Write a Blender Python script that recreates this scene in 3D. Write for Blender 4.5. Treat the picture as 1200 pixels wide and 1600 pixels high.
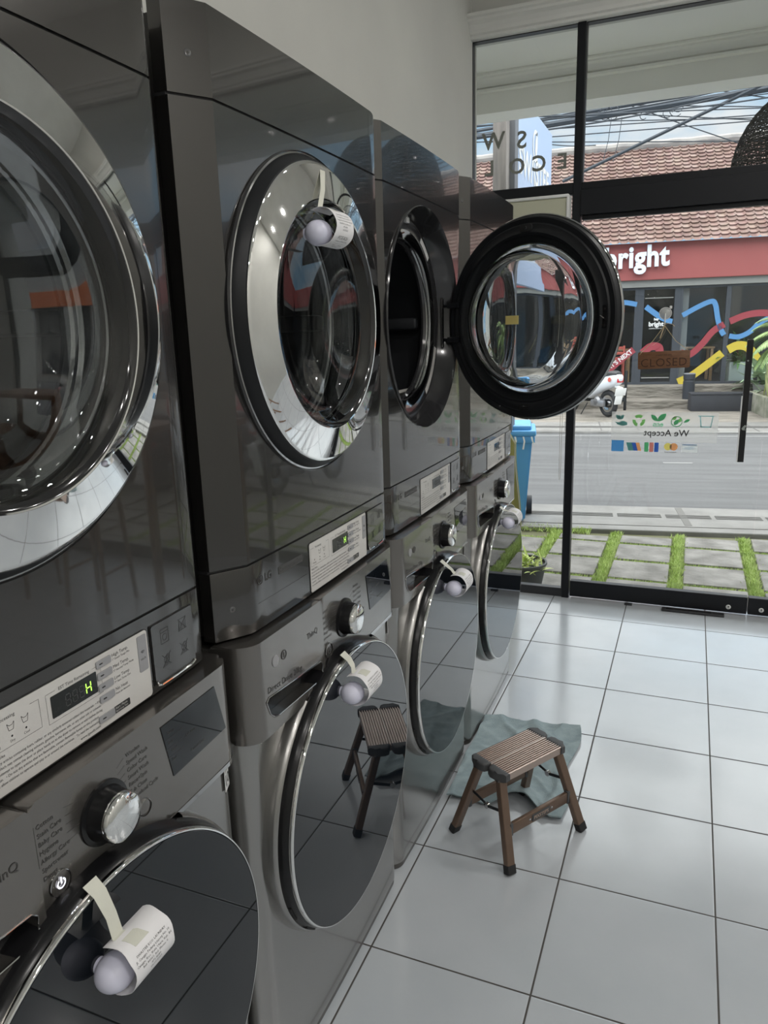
import bpy, bmesh, math, random
from mathutils import Vector, Matrix, noise
random.seed(7)
PI = math.pi
sc = bpy.context.scene
COL = sc.collection
for o in list(bpy.data.objects):
    bpy.data.objects.remove(o)

# ------------------------------------------------------------------ camera
cam_d = bpy.data.cameras.new('camera')
cam = bpy.data.objects.new('camera', cam_d)
COL.objects.link(cam)
cam.location = (0.2537, -1.4043, 1.4938)
cam.rotation_euler = (math.radians(76.458), math.radians(1.6155), math.radians(22.230))
cam_d.sensor_fit = 'HORIZONTAL'
cam_d.sensor_width = 36.0
cam_d.lens = 36.0 * 1152.89 / 1200.0
cam_d.clip_start = 0.02
cam_d.clip_end = 300
sc.camera = cam

# ------------------------------------------------------------------ view
vs = sc.view_settings
vs.view_transform = 'Standard'
vs.look = 'None'
vs.gamma = 1.0
vs.use_curve_mapping = False
vs.exposure = 0.0

# ------------------------------------------------------------------ sky
w = bpy.data.worlds.new('sky')
sc.world = w
w.use_nodes = True
nt = w.node_tree
nt.nodes.clear()
out = nt.nodes.new('ShaderNodeOutputWorld')
bg = nt.nodes.new('ShaderNodeBackground')
tc = nt.nodes.new('ShaderNodeTexCoord')
mp = nt.nodes.new('ShaderNodeMapping')
mp.inputs['Scale'].default_value = (1.0, 1.0, 2.6)
nz = nt.nodes.new('ShaderNodeTexNoise')
nz.inputs['Scale'].default_value = 3.1
nz.inputs['Detail'].default_value = 9
nz.inputs['Roughness'].default_value = 0.55
rp = nt.nodes.new('ShaderNodeValToRGB')
rp.color_ramp.elements[0].position = 0.46
rp.color_ramp.elements[0].color = (0.42, 0.68, 0.93, 1)
rp.color_ramp.elements[1].position = 0.60
rp.color_ramp.elements[1].color = (0.93, 0.96, 1.0, 1)
sep = nt.nodes.new('ShaderNodeSeparateXYZ')
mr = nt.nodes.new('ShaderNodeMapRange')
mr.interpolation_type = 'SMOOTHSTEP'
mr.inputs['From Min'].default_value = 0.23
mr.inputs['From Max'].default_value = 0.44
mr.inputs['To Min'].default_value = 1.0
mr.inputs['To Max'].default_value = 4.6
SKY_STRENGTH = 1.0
wh = nt.nodes.new('ShaderNodeMix')
wh.data_type = 'RGBA'
wh.inputs[7].default_value = (1.0, 0.985, 0.96, 1)
wf = nt.nodes.new('ShaderNodeMapRange')
wf.inputs['From Min'].default_value = 0.22
wf.inputs['From Max'].default_value = 0.5
wf.inputs['To Min'].default_value = 0.0
wf.inputs['To Max'].default_value = 0.85
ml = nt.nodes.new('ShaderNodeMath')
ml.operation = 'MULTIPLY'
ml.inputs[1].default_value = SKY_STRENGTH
nt.links.new(tc.outputs['Generated'], mp.inputs['Vector'])
nt.links.new(mp.outputs['Vector'], nz.inputs['Vector'])
nt.links.new(nz.outputs['Fac'], rp.inputs['Fac'])
nt.links.new(rp.outputs['Color'], wh.inputs[6])
nt.links.new(wh.outputs[2], bg.inputs['Color'])
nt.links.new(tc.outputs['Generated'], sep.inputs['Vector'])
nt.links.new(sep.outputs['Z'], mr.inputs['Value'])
nt.links.new(sep.outputs['Z'], wf.inputs['Value'])
nt.links.new(wf.outputs['Result'], wh.inputs[0])
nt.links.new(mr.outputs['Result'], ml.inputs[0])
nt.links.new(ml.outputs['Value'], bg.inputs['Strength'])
nt.links.new(bg.outputs['Background'], out.inputs['Surface'])

# hazy sun high over the street
sun_d = bpy.data.lights.new('sun', 'SUN')
sun_d.energy = 1.2
sun_d.angle = math.radians(9)
sun_d.color = (1.0, 0.97, 0.92)
sun = bpy.data.objects.new('sun', sun_d)
COL.objects.link(sun)
sun.rotation_euler = (math.radians(-24), math.radians(16), 0)

LAMP_POWER = 9.0      # each ceiling downlight, W

# ------------------------------------------------------------------ materials
MATS = {}
def nodes_of(m):
    return m.node_tree.nodes, m.node_tree.links

def mat(name, base, rough=0.5, metal=0.0, coat=0.0, coat_rough=0.03, spec=None, emis=None, estr=0.0,
        var=None, vscale=8.0, bump=0.0, bscale=60.0, bdist=0.002, vstretch=None, alpha=None, rvar=0.0):
    if name in MATS:
        return MATS[name]
    m = bpy.data.materials.new(name)
    m.use_nodes = True
    N, L = nodes_of(m)
    p = N['Principled BSDF']
    p.inputs['Base Color'].default_value = (*base, 1)
    p.inputs['Roughness'].default_value = rough
    p.inputs['Metallic'].default_value = metal
    p.inputs['Coat Weight'].default_value = coat
    p.inputs['Coat Roughness'].default_value = coat_rough
    if spec is not None:
        p.inputs['Specular IOR Level'].default_value = spec
    if emis:
        p.inputs['Emission Color'].default_value = (*emis, 1)
        p.inputs['Emission Strength'].default_value = estr
    if alpha is not None:
        p.inputs['Alpha'].default_value = alpha
    t = N.new('ShaderNodeTexCoord')
    src = t.outputs['Object']
    if vstretch:
        mpn = N.new('ShaderNodeMapping')
        mpn.inputs['Scale'].default_value = vstretch
        L.new(src, mpn.inputs['Vector'])
        src = mpn.outputs['Vector']
    if var is not None or rvar:
        n = N.new('ShaderNodeTexNoise')
        n.inputs['Scale'].default_value = vscale
        n.inputs['Detail'].default_value = 6
        L.new(src, n.inputs['Vector'])
        if var is not None:
            r = N.new('ShaderNodeValToRGB')
            r.color_ramp.elements[0].position = 0.35
            r.color_ramp.elements[0].color = (*base, 1)
            r.color_ramp.elements[1].position = 0.65
            r.color_ramp.elements[1].color = (*var, 1)
            L.new(n.outputs['Fac'], r.inputs['Fac'])
            L.new(r.outputs['Color'], p.inputs['Base Color'])
        if rvar:
            r2 = N.new('ShaderNodeMapRange')
            r2.inputs['To Min'].default_value = max(0.0, rough - rvar)
            r2.inputs['To Max'].default_value = rough + rvar
            L.new(n.outputs['Fac'], r2.inputs['Value'])
            L.new(r2.outputs['Result'], p.inputs['Roughness'])
    if bump:
        n2 = N.new('ShaderNodeTexNoise')
        n2.inputs['Scale'].default_value = bscale
        n2.inputs['Detail'].default_value = 3
        L.new(src, n2.inputs['Vector'])
        b = N.new('ShaderNodeBump')
        b.inputs['Strength'].default_value = bump
        b.inputs['Distance'].default_value = bdist
        L.new(n2.outputs['Fac'], b.inputs['Height'])
        L.new(b.outputs['Normal'], p.inputs['Normal'])
    MATS[name] = m
    return m

def glass_mat(name, tint=(1, 1, 1), refl=1.0, rough=0.0, ior=1.5, dirt=0.0):
    """Thin pane: clear transmission mixed with a Fresnel reflection (passes light)."""
    m = bpy.data.materials.new(name)
    m.use_nodes = True
    N, L = nodes_of(m)
    N.clear()
    o = N.new('ShaderNodeOutputMaterial')
    tr = N.new('ShaderNodeBsdfTransparent')
    tr.inputs['Color'].default_value = (*tint, 1)
    gl = N.new('ShaderNodeBsdfGlossy')
    gl.inputs['Roughness'].default_value = rough
    # Schlick reflectance of a thin sheet, the same from both sides
    ge = N.new('ShaderNodeNewGeometry')
    dt = N.new('ShaderNodeVectorMath'); dt.operation = 'DOT_PRODUCT'
    L.new(ge.outputs['Normal'], dt.inputs[0]); L.new(ge.outputs['Incoming'], dt.inputs[1])
    ab = N.new('ShaderNodeMath'); ab.operation = 'ABSOLUTE'; L.new(dt.outputs['Value'], ab.inputs[0])
    om = N.new('ShaderNodeMath'); om.operation = 'SUBTRACT'; om.inputs[0].default_value = 1.0; L.new(ab.outputs[0], om.inputs[1])
    pw = N.new('ShaderNodeMath'); pw.operation = 'POWER'; pw.inputs[1].default_value = 5.0; L.new(om.outputs[0], pw.inputs[0])
    f0 = ((ior - 1) / (ior + 1)) ** 2
    fr = N.new('ShaderNodeMath'); fr.operation = 'MULTIPLY_ADD'; fr.inputs[1].default_value = 1 - f0; fr.inputs[2].default_value = f0
    L.new(pw.outputs[0], fr.inputs[0])
    mx = N.new('ShaderNodeMixShader')
    mm = N.new('ShaderNodeMath')
    mm.operation = 'MULTIPLY'
    mm.inputs[1].default_value = refl
    L.new(fr.outputs[0], mm.inputs[0])
    L.new(mm.outputs['Value'], mx.inputs['Fac'])
    L.new(tr.outputs['BSDF'], mx.inputs[1])
    L.new(gl.outputs['BSDF'], mx.inputs[2])
    L.new(mx.outputs['Shader'], o.inputs['Surface'])
    MATS[name] = m
    return m

def real_glass(name, color=(1, 1, 1), ior=1.45):
    m = bpy.data.materials.new(name)
    m.use_nodes = True
    N, L = nodes_of(m)
    N.clear()
    o = N.new('ShaderNodeOutputMaterial')
    g = N.new('ShaderNodeBsdfGlass')
    g.inputs['Color'].default_value = (*color, 1)
    g.inputs['IOR'].default_value = ior
    g.inputs['Roughness'].default_value = 0.0
    L.new(g.outputs['BSDF'], o.inputs['Surface'])
    MATS[name] = m
    return m

GRAPH = mat('graphite_steel', (0.078, 0.075, 0.072), 0.20, 0.85, coat=0.7, coat_rough=0.03, bump=0.06, bscale=260, bdist=0.0006)
SIDE = mat('graphite_side', (0.055, 0.053, 0.051), 0.38, 0.5, coat=0.2, coat_rough=0.15)
WBODY = mat('silver_steel', (0.34, 0.335, 0.325), 0.27, 0.9, coat=0.4, coat_rough=0.05, bump=0.05, bscale=200, bdist=0.0006)
WPANEL = mat('brown_steel', (0.20, 0.188, 0.176), 0.26, 0.85, coat=0.55, coat_rough=0.05, bump=0.05, bscale=200, bdist=0.0006)
WSIDE = mat('brown_side', (0.10, 0.095, 0.088), 0.34, 0.6, coat=0.3, coat_rough=0.1)
CHROME = mat('chrome', (0.84, 0.84, 0.83), 0.03, 1.0)
CHROME_D = mat('dark_chrome', (0.42, 0.42, 0.42), 0.06, 1.0)
BLACKG = mat('gloss_black_plastic', (0.010, 0.010, 0.011), 0.09, 0.0, coat=0.5)
BLACKS = mat('satin_black_plastic', (0.009, 0.009, 0.010), 0.22, 0.0, spec=0.35)
BLACKM = mat('matt_black_plastic', (0.010, 0.011, 0.013), 0.38, spec=0.3)
RUBBER = mat('black_rubber', (0.012, 0.012, 0.013), 0.6)
DARKGLASS = mat('black_mirror_glass', (0.005, 0.007, 0.010), 0.012, 0.0, spec=0.47, coat=0.08, coat_rough=0.01)
DOORWIN = glass_mat('smoked_window', tint=(0.80, 0.81, 0.82), refl=1.3, ior=1.6)
BOWL = real_glass('bowl_glass', (0.97, 0.98, 0.98), 1.45)
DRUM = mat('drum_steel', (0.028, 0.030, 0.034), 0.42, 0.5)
BEZEL = mat('grey_bezel_plastic', (0.09, 0.09, 0.09), 0.18, 0.1, coat=0.4)
PLATE = mat('control_label', (0.60, 0.585, 0.56), 0.42, var=(0.57, 0.55, 0.53), vscale=14)
PRINT = mat('black_print', (0.02, 0.02, 0.02), 0.5)
PRINTG = mat('grey_print', (0.045, 0.043, 0.042), 0.5)
BTN = mat('grey_button', (0.30, 0.30, 0.31), 0.4)
LCD = mat('display_window', (0.010, 0.012, 0.011), 0.08)
LEDG = mat('green_led', (0.3, 0.9, 0.1), 0.4, emis=(0.55, 1.0, 0.12), estr=1.4)
LEDOFF = mat('led_off', (0.045, 0.045, 0.045), 0.4)
LEDW = mat('white_led', (0.9, 0.9, 1.0), 0.4, emis=(0.85, 0.88, 1.0), estr=2.2)
PAPER = mat('receipt_paper', (0.80, 0.79, 0.80), 0.6, bump=0.1, bscale=40)
TAPE = mat('masking_tape', (0.64, 0.64, 0.56), 0.55, bump=0.25, bscale=160)
KNOBW = mat('white_plastic', (0.72, 0.72, 0.86), 0.35)
WHITEL = mat('white_label', (0.75, 0.75, 0.74), 0.4)
YELLOWL = mat('yellow_label', (0.72, 0.60, 0.22), 0.5)
WALL = mat('wall_paint', (0.60, 0.60, 0.565), 0.6, var=(0.56, 0.56, 0.53), vscale=2.2, bump=0.10, bscale=7, bdist=0.004)
CEIL = mat('ceiling_paint', (0.72, 0.72, 0.69), 0.7, var=(0.67, 0.67, 0.64), vscale=3.0)
BLACKF = mat('black_aluminium', (0.008, 0.009, 0.012), 0.42, 0.0, spec=0.3, bump=0.03, bscale=50)
BLACKDK = mat('black_aluminium_dull', (0.035, 0.036, 0.040), 0.45, 0.2)
PANE = glass_mat('clear_pane', tint=(0.95, 0.965, 0.96), refl=0.8)
CONC = mat('concrete', (0.15, 0.145, 0.138), 0.85, var=(0.22, 0.21, 0.20), vscale=7, bump=0.4, bscale=30, bdist=0.01)

def tile_floor_mat():
    m = bpy.data.materials.new('floor_tiles')
    m.use_nodes = True
    N, L = nodes_of(m)
    p = N['Principled BSDF']
    t = N.new('ShaderNodeTexCoord')
    s = N.new('ShaderNodeSeparateXYZ')
    L.new(t.outputs['Object'], s.inputs['Vector'])
    def line(ch):
        a = N.new('ShaderNodeMath'); a.operation = 'MULTIPLY'; a.inputs[1].default_value = 1 / 0.4
        L.new(s.outputs[ch], a.inputs[0])
        b = N.new('ShaderNodeMath'); b.operation = 'ADD'; b.inputs[1].default_value = 100.5
        L.new(a.outputs[0], b.inputs[0])
        c = N.new('ShaderNodeMath'); c.operation = 'FRACT'
        L.new(b.outputs[0], c.inputs[0])
        d = N.new('ShaderNodeMath'); d.operation = 'SUBTRACT'; d.inputs[1].default_value = 0.5
        L.new(c.outputs[0], d.inputs[0])
        e = N.new('ShaderNodeMath'); e.operation = 'ABSOLUTE'
        L.new(d.outputs[0], e.inputs[0])
        return e
    x, y = line('X'), line('Y')
    mn = N.new('ShaderNodeMath'); mn.operation = 'MINIMUM'
    L.new(x.outputs[0], mn.inputs[0]); L.new(y.outputs[0], mn.inputs[1])
    g = N.new('ShaderNodeMapRange')
    g.interpolation_type = 'SMOOTHSTEP'
    g.inputs['From Min'].default_value = 0.0045
    g.inputs['From Max'].default_value = 0.0070
    L.new(mn.outputs[0], g.inputs['Value'])
    g2 = N.new('ShaderNodeMapRange')
    g2.interpolation_type = 'SMOOTHSTEP'
    g2.inputs['From Min'].default_value = 0.003
    g2.inputs['From Max'].default_value = 0.012
    L.new(mn.outputs[0], g2.inputs['Value'])
    n = N.new('ShaderNodeTexNoise'); n.inputs['Scale'].default_value = 3.5; n.inputs['Detail'].default_value = 7
    L.new(t.outputs['Object'], n.inputs['Vector'])
    r = N.new('ShaderNodeValToRGB')
    r.color_ramp.elements[0].position = 0.3
    r.color_ramp.elements[0].color = (0.425, 0.455, 0.485, 1)
    r.color_ramp.elements[1].position = 0.7
    r.color_ramp.elements[1].color = (0.475, 0.50, 0.53, 1)
    L.new(n.outputs['Fac'], r.inputs['Fac'])
    mx = N.new('ShaderNodeMix'); mx.data_type = 'RGBA'
    mx.inputs[6].default_value = (0.045, 0.04, 0.035, 1)
    L.new(g.outputs['Result'], mx.inputs[0])
    L.new(r.outputs['Color'], mx.inputs[7])
    L.new(mx.outputs[2], p.inputs['Base Color'])
    n2 = N.new('ShaderNodeTexNoise'); n2.inputs['Scale'].default_value = 90; n2.inputs['Detail'].default_value = 2
    L.new(t.outputs['Object'], n2.inputs['Vector'])
    n3 = N.new('ShaderNodeTexNoise'); n3.inputs['Scale'].default_value = 5; n3.inputs['Detail'].default_value = 2
    L.new(t.outputs['Object'], n3.inputs['Vector'])
    ad = N.new('ShaderNodeMath'); ad.operation = 'MULTIPLY'; ad.inputs[1].default_value = 0.10
    L.new(n2.outputs['Fac'], ad.inputs[0])
    ad2 = N.new('ShaderNodeMath'); ad2.operation = 'ADD'
    L.new(ad.outputs[0], ad2.inputs[0]); L.new(g2.outputs['Result'], ad2.inputs[1])
    bmp = N.new('ShaderNodeBump'); bmp.inputs['Strength'].default_value = 0.35; bmp.inputs['Distance'].default_value = 0.0016
    L.new(ad2.outputs[0], bmp.inputs['Height'])
    L.new(bmp.outputs['Normal'], p.inputs['Normal'])
    rr = N.new('ShaderNodeMapRange')
    rr.inputs['To Min'].default_value = 0.10
    rr.inputs['To Max'].default_value = 0.26
    L.new(n3.outputs['Fac'], rr.inputs['Value'])
    rm = N.new('ShaderNodeMix')
    rm.inputs[2].default_value = 0.8
    L.new(g.outputs['Result'], rm.inputs[0])
    L.new(rr.outputs['Result'], rm.inputs[3])
    L.new(rm.outputs[0], p.inputs['Roughness'])
    p.inputs['Specular IOR Level'].default_value = 0.8
    return m
TILES = tile_floor_mat()

def roof_mat():
    m = bpy.data.materials.new('clay_roof_tiles')
    m.use_nodes = True
    N, L = nodes_of(m)
    p = N['Principled BSDF']
    p.inputs['Roughness'].default_value = 0.85
    at = N.new('ShaderNodeAttribute'); at.attribute_name = 'tile'
    r = N.new('ShaderNodeValToRGB')
    r.color_ramp.elements[0].color = (0.165, 0.095, 0.082, 1)
    r.color_ramp.elements[1].color = (0.29, 0.205, 0.175, 1)
    e = r.color_ramp.elements.new(0.5); e.color = (0.225, 0.14, 0.118, 1)
    L.new(at.outputs['Fac'], r.inputs['Fac'])
    t = N.new('ShaderNodeTexCoord')
    n = N.new('ShaderNodeTexNoise'); n.inputs['Scale'].default_value = 6; n.inputs['Detail'].default_value = 8
    L.new(t.outputs['Object'], n.inputs['Vector'])
    mx = N.new('ShaderNodeMix'); mx.data_type = 'RGBA'; mx.blend_type = 'MULTIPLY'; mx.inputs[0].default_value = 0.25
    L.new(r.outputs['Color'], mx.inputs[6]); L.new(n.outputs['Color'], mx.inputs[7])
    L.new(mx.outputs[2], p.inputs['Base Color'])
    return m
ROOF = roof_mat()

# ------------------------------------------------------------------ helpers
def finish(bm, name, m, parent=None, smooth=35, off=None, solid=None):
    if off is not None:
        bmesh.ops.translate(bm, verts=bm.verts, vec=-Vector(off))
    bmesh.ops.recalc_face_normals(bm, faces=bm.faces)
    me = bpy.data.meshes.new(name)
    bm.to_mesh(me); bm.free()
    if m is not None:
        me.materials.append(m)
    o = bpy.data.objects.new(name, me)
    COL.objects.link(o)
    if smooth:
        me.shade_smooth()
        me.set_sharp_from_angle(angle=math.radians(smooth))
    if parent is not None:
        o.parent = parent
    return o

def struct(name, bm, m, parent=None, **k):
    o = finish(bm, name, m, parent, **k)
    if parent is None:
        o['kind'] = 'structure'
    return o

def tag(o, label, cat, group=None, kind=None):
    o['label'] = label; o['category'] = cat
    if group: o['group'] = group
    if kind: o['kind'] = kind
    return o

def thing(name, label, cat, loc=(0, 0, 0), rotz=0.0, group=None):
    o = bpy.data.objects.new(name, None)
    o.empty_display_size = 0.1
    COL.objects.link(o)
    o.location = loc; o.rotation_euler = (0, 0, rotz)
    return tag(o, label, cat, group)

def dup(o, parent=None):
    c = o.copy(); COL.objects.link(c)
    if parent is not None:
        c.parent = parent
    for ch in o.children:
        dup(ch, c)
    return c

def NB(): return bmesh.new()

def box(bm, x0, x1, y0, y1, z0, z1, bev=0.0, M=None, seg=2):
    vs_ = [bm.verts.new((x, y, z)) for x in (x0, x1) for y in (y0, y1) for z in (z0, z1)]
    f = [(0, 1, 3, 2), (4, 6, 7, 5), (0, 4, 5, 1), (2, 3, 7, 6), (0, 2, 6, 4), (1, 5, 7, 3)]
    fs = [bm.faces.new([vs_[i] for i in q]) for q in f]
    geom = vs_
    if bev:
        es = list({e for fc in fs for e in fc.edges})
        r = bmesh.ops.bevel(bm, geom=es, offset=bev, segments=seg, profile=0.5, affect='EDGES')
        geom = list({v for fc in r['faces'] for v in fc.verts} | {v for v in vs_ if v.is_valid})
    if M is not None:
        bmesh.ops.transform(bm, matrix=M, verts=[v for v in geom if v.is_valid])
    return geom

def prism(bm, pts, a, b, axis='z', bev=0.0, seg=2):
    """closed outline pts (2D) extruded between a and b along an axis."""
    def P(p, h):
        if axis == 'z': return (p[0], p[1], h)
        if axis == 'y': return (p[0], h, p[1])
        return (h, p[0], p[1])
    lo = [bm.verts.new(P(p, a)) for p in pts]
    hi = [bm.verts.new(P(p, b)) for p in pts]
    n = len(pts)
    fl = bm.faces.new(lo); fh = bm.faces.new(hi)
    for i in range(n):
        j = (i + 1) % n
        bm.faces.new((lo[i], lo[j], hi[j], hi[i]))
    if bev:
        es = list(set(fl.edges) | set(fh.edges))
        bmesh.ops.bevel(bm, geom=es, offset=bev, segments=seg, profile=0.5, affect='EDGES')

def lathe(bm, prof, c=(0, 0, 0), axis='x', n=72, close=False, M=None):
    """prof: (height along axis, radius)."""
    rings = []
    new = []
    for h, r in prof:
        ring = []
        if r <= 1e-6:
            if axis == 'x': v = bm.verts.new((c[0] + h, c[1], c[2]))
            elif axis == 'y': v = bm.verts.new((c[0], c[1] + h, c[2]))
            else: v = bm.verts.new((c[0], c[1], c[2] + h))
            ring = [v]
        else:
            for i in range(n):
                a = 2 * PI * i / n
                ca, sa = r * math.cos(a), r * math.sin(a)
                if axis == 'x': co = (c[0] + h, c[1] + ca, c[2] + sa)
                elif axis == 'y': co = (c[0] + ca, c[1] + h, c[2] + sa)
                else: co = (c[0] + ca, c[1] + sa, c[2] + h)
                ring.append(bm.verts.new(co))
        new += ring
        rings.append(ring)
    pr = list(zip(rings, rings[1:]))
    if close: pr.append((rings[-1], rings[0]))
    for a, b in pr:
        if len(a) == 1 and len(b) == 1: continue
        for i in range(n):
            j = (i + 1) % n
            if len(a) == 1: bm.faces.new((a[0], b[i], b[j]))
            elif len(b) == 1: bm.faces.new((a[i], a[j], b[0]))
            else: bm.faces.new((a[i], a[j], b[j], b[i]))
    if M is not None:
        bmesh.ops.transform(bm, matrix=M, verts=new)
    return new

def tube(bm, pts, r, n=8, cap=True, taper=None):
    pts = [Vector(p) for p in pts]
    rings = []
    up = Vector((0, 0, 1))
    for i, p in enumerate(pts):
        d = (pts[min(i + 1, len(pts) - 1)] - pts[max(i - 1, 0)]).normalized()
        a = d.cross(up)
        if a.length < 1e-3: a = d.cross(Vector((1, 0, 0)))
        a.normalize(); b = d.cross(a).normalized()
        rr = r if taper is None else r * taper[i]
        rings.append([bm.verts.new(p + rr * (math.cos(2 * PI * k / n) * a + math.sin(2 * PI * k / n) * b)) for k in range(n)])
    for q, s in zip(rings, rings[1:]):
        for k in range(n):
            bm.faces.new((q[k], q[(k + 1) % n], s[(k + 1) % n], s[k]))
    if cap:
        bm.faces.new(rings[0]); bm.faces.new(rings[-1][::-1])

def ribbon(bm, pts, wd, width, thick=0.0006, widths=None):
    """flat strip through pts, width along vector wd, with a real thickness."""
    pts = [Vector(p) for p in pts]; wd = Vector(wd).normalized()
    rows = []
    for i, p in enumerate(pts):
        d = (pts[min(i + 1, len(pts) - 1)] - pts[max(i - 1, 0)]).normalized()
        nn = d.cross(wd).normalized() * thick * 0.5
        ww = wd * (width if widths is None else widths[i]) * 0.5
        rows.append([bm.verts.new(p - ww - nn), bm.verts.new(p + ww - nn), bm.verts.new(p + ww + nn), bm.verts.new(p - ww + nn)])
    for a, b in zip(rows, rows[1:]):
        for k in range(4):
            bm.faces.new((a[k], a[(k + 1) % 4], b[(k + 1) % 4], b[k]))
    bm.faces.new(rows[0]); bm.faces.new(rows[-1][::-1])

def text(bm, s, size, M, extrude=0.0, align='LEFT', bold=0.0, spacing=1.0, fn=None, res=3, sx=1.0):
    cu = bpy.data.curves.new('t', 'FONT')
    cu.body = s; cu.size = size; cu.align_x = align
    cu.extrude = extrude; cu.resolution_u = res; cu.space_character = spacing
    cu.offset = bold
    ob = bpy.data.objects.new('t', cu)
    me = ob.to_mesh()
    tmp = bmesh.new(); tmp.from_mesh(me)
    ob.to_mesh_clear()
    bpy.data.objects.remove(ob); bpy.data.curves.remove(cu)
    mp_ = {}
    for v in tmp.verts:
        co = Vector((v.co.x * sx, v.co.y, v.co.z))
        co = M @ co
        if fn: co = fn(co)
        mp_[v] = bm.verts.new(co)
    for f in tmp.faces:
        try: bm.faces.new([mp_[v] for v in f.verts])
        except ValueError: pass
    tmp.free()

def basis(o, right, up, nrm):
    M = Matrix.Identity(4)
    for i, v in enumerate((right, up, nrm)):
        M[0][i], M[1][i], M[2][i] = v
    M[0][3], M[1][3], M[2][3] = o
    return M
def face_x(x, y, z): return basis((x, y, z), (0, 1, 0), (0, 0, 1), (1, 0, 0))       # read from +X
def face_ny(x, y, z): return basis((x, y, z), (1, 0, 0), (0, 0, 1), (0, -1, 0))     # read from -Y
def face_py(x, y, z): return basis((x, y, z), (-1, 0, 0), (0, 0, 1), (0, 1, 0))     # read from +Y

def cut(o, cutter_bm):
    me = bpy.data.meshes.new('c'); 
    bmesh.ops.recalc_face_normals(cutter_bm, faces=cutter_bm.faces)
    cutter_bm.to_mesh(me); cutter_bm.free()
    c = bpy.data.objects.new('c', me); COL.objects.link(c)
    md = o.modifiers.new('b', 'BOOLEAN'); md.operation = 'DIFFERENCE'; md.solver = 'EXACT'; md.object = c
    mats = list(o.data.materials)
    bpy.context.view_layer.update()
    dg = bpy.context.evaluated_depsgraph_get()
    new = bpy.data.meshes.new_from_object(o.evaluated_get(dg))
    o.modifiers.clear()
    o.data = new
    new.materials.clear()
    for m_ in mats: new.materials.append(m_)
    bpy.data.objects.remove(c)
    new.shade_smooth(); new.set_sharp_from_angle(angle=math.radians(28))

def rrect(x0, x1, y0, y1, r, n=6):
    pts = []
    for cx, cy, a0 in ((x1 - r, y1 - r, 0), (x0 + r, y1 - r, 90), (x0 + r, y0 + r, 180), (x1 - r, y0 + r, 270)):
        for i in range(n + 1):
            a = math.radians(a0 + 90 * i / n)
            pts.append((cx + r * math.cos(a), cy + r * math.sin(a)))
    return pts

# ================================================================== ROOM SHELL
WX = -0.885      # bulkhead wall above the machines
GY = 2.70        # glass front
bm = NB(); box(bm, -1.40, 3.50, -4.10, 2.76, -0.20, 0.0); struct('floor', bm, TILES, smooth=0)
bm = NB(); box(bm, -1.40, 3.50, -4.10, 2.76, 3.42, 3.55); struct('ceiling', bm, CEIL, smooth=0)
bm = NB()
box(bm, -1.40, WX, -4.1, 2.76, 1.985, 3.42)
box(bm, -1.40, WX, 2.10, 2.76, 0.0, 1.985)
box(bm, -1.40, -1.28, -4.1, 2.10, 0.0, 1.985)
box(bm, -1.28, WX, -4.1, -1.90, 0.0, 1.985)
struct('wall_left', bm, WALL, smooth=0)
bm = NB(); box(bm, 3.38, 3.50, -4.1, 2.76, 0.0, 3.42); struct('wall_right', bm, WALL, smooth=0)
bm = NB(); box(bm, -1.40, 3.50, -4.1, -4.0, 0.0, 3.42); struct('wall_back', bm, WALL, smooth=0)
bm = NB(); box(bm, WX, 3.38, 2.66, 2.76, 2.925, 3.42); struct('wall_front', bm, WALL, smooth=0)
# crown moulding over the glass, inside
def crown(bm, x0, x1, y, z, s=1.0, d=-1):
    prof = [(0, 0), (0.018, 0), (0.018, 0.012), (0.030, 0.018), (0.036, 0.034), (0.050, 0.052), (0.070, 0.062), (0.070, 0.074), (0.082, 0.080), (0.082, 0.094), (0, 0.094)]
    prism(bm, [(y + d * a * s, z + b * s) for a, b in prof], x0, x1, axis='x')
bm = NB(); crown(bm, WX, 3.38, 2.66, 2.926); struct('trim_1', bm, CEIL, smooth=0)

# ---- glass front
def bars(bm, L):
    for b in L: box(bm, *b, bev=0.002)
bm = NB()
bars(bm, [(-0.357, -0.318, 2.665, 2.725, 0.0, 2.925)])
struct('trim_2', bm, BLACKF, smooth=0)
bm = NB()
bars(bm, [(WX, -0.357, 2.672, 2.722, 2.160, 2.208)])
bars(bm, [(-0.318, 3.38, 2.672, 2.722, 2.172, 2.205), (-0.318, 3.38, 2.655, 2.735, 2.052, 2.172)])
struct('trim_3', bm, BLACKF, smooth=0)

def window(name, x0, x1, z0, z1, frame=0.02, y=2.70, bottom=0.0):
    bm = NB()
    bars(bm, [(x0, x1, y - 0.022, y + 0.022, z0, z0 + (bottom or frame)),])
    if frame > 0.003:
        bars(bm, [(x0, x0 + frame, y - 0.022, y + 0.022, z0 + (bottom or frame), z1 - frame), (x1 - frame, x1, y - 0.022, y + 0.022, z0 + (bottom or frame), z1 - frame),
                  (x0, x1, y - 0.022, y + 0.022, z1 - frame, z1)])
    o = struct(name, bm, BLACKDK, smooth=0)
    bm = NB(); box(bm, x0 + frame * .5, x1 - frame * .5, y - 0.004, y + 0.004, z0 + (bottom or frame) * .9, z1 - frame * .5)
    finish(bm, 'glass', PANE, o, smooth=0)
    return o
window('window_1', WX, -0.357, 0.0, 2.160, frame=0.006, bottom=0.050)
w2 = window('window_2', WX, -0.357, 2.208, 2.925, frame=0.004)
window('window_3', -0.318, 3.38, 2.205, 2.925, frame=0.004)
window('window_4', 1.56, 3.38, 0.0, 2.052, frame=0.03, bottom=0.09)

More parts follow.
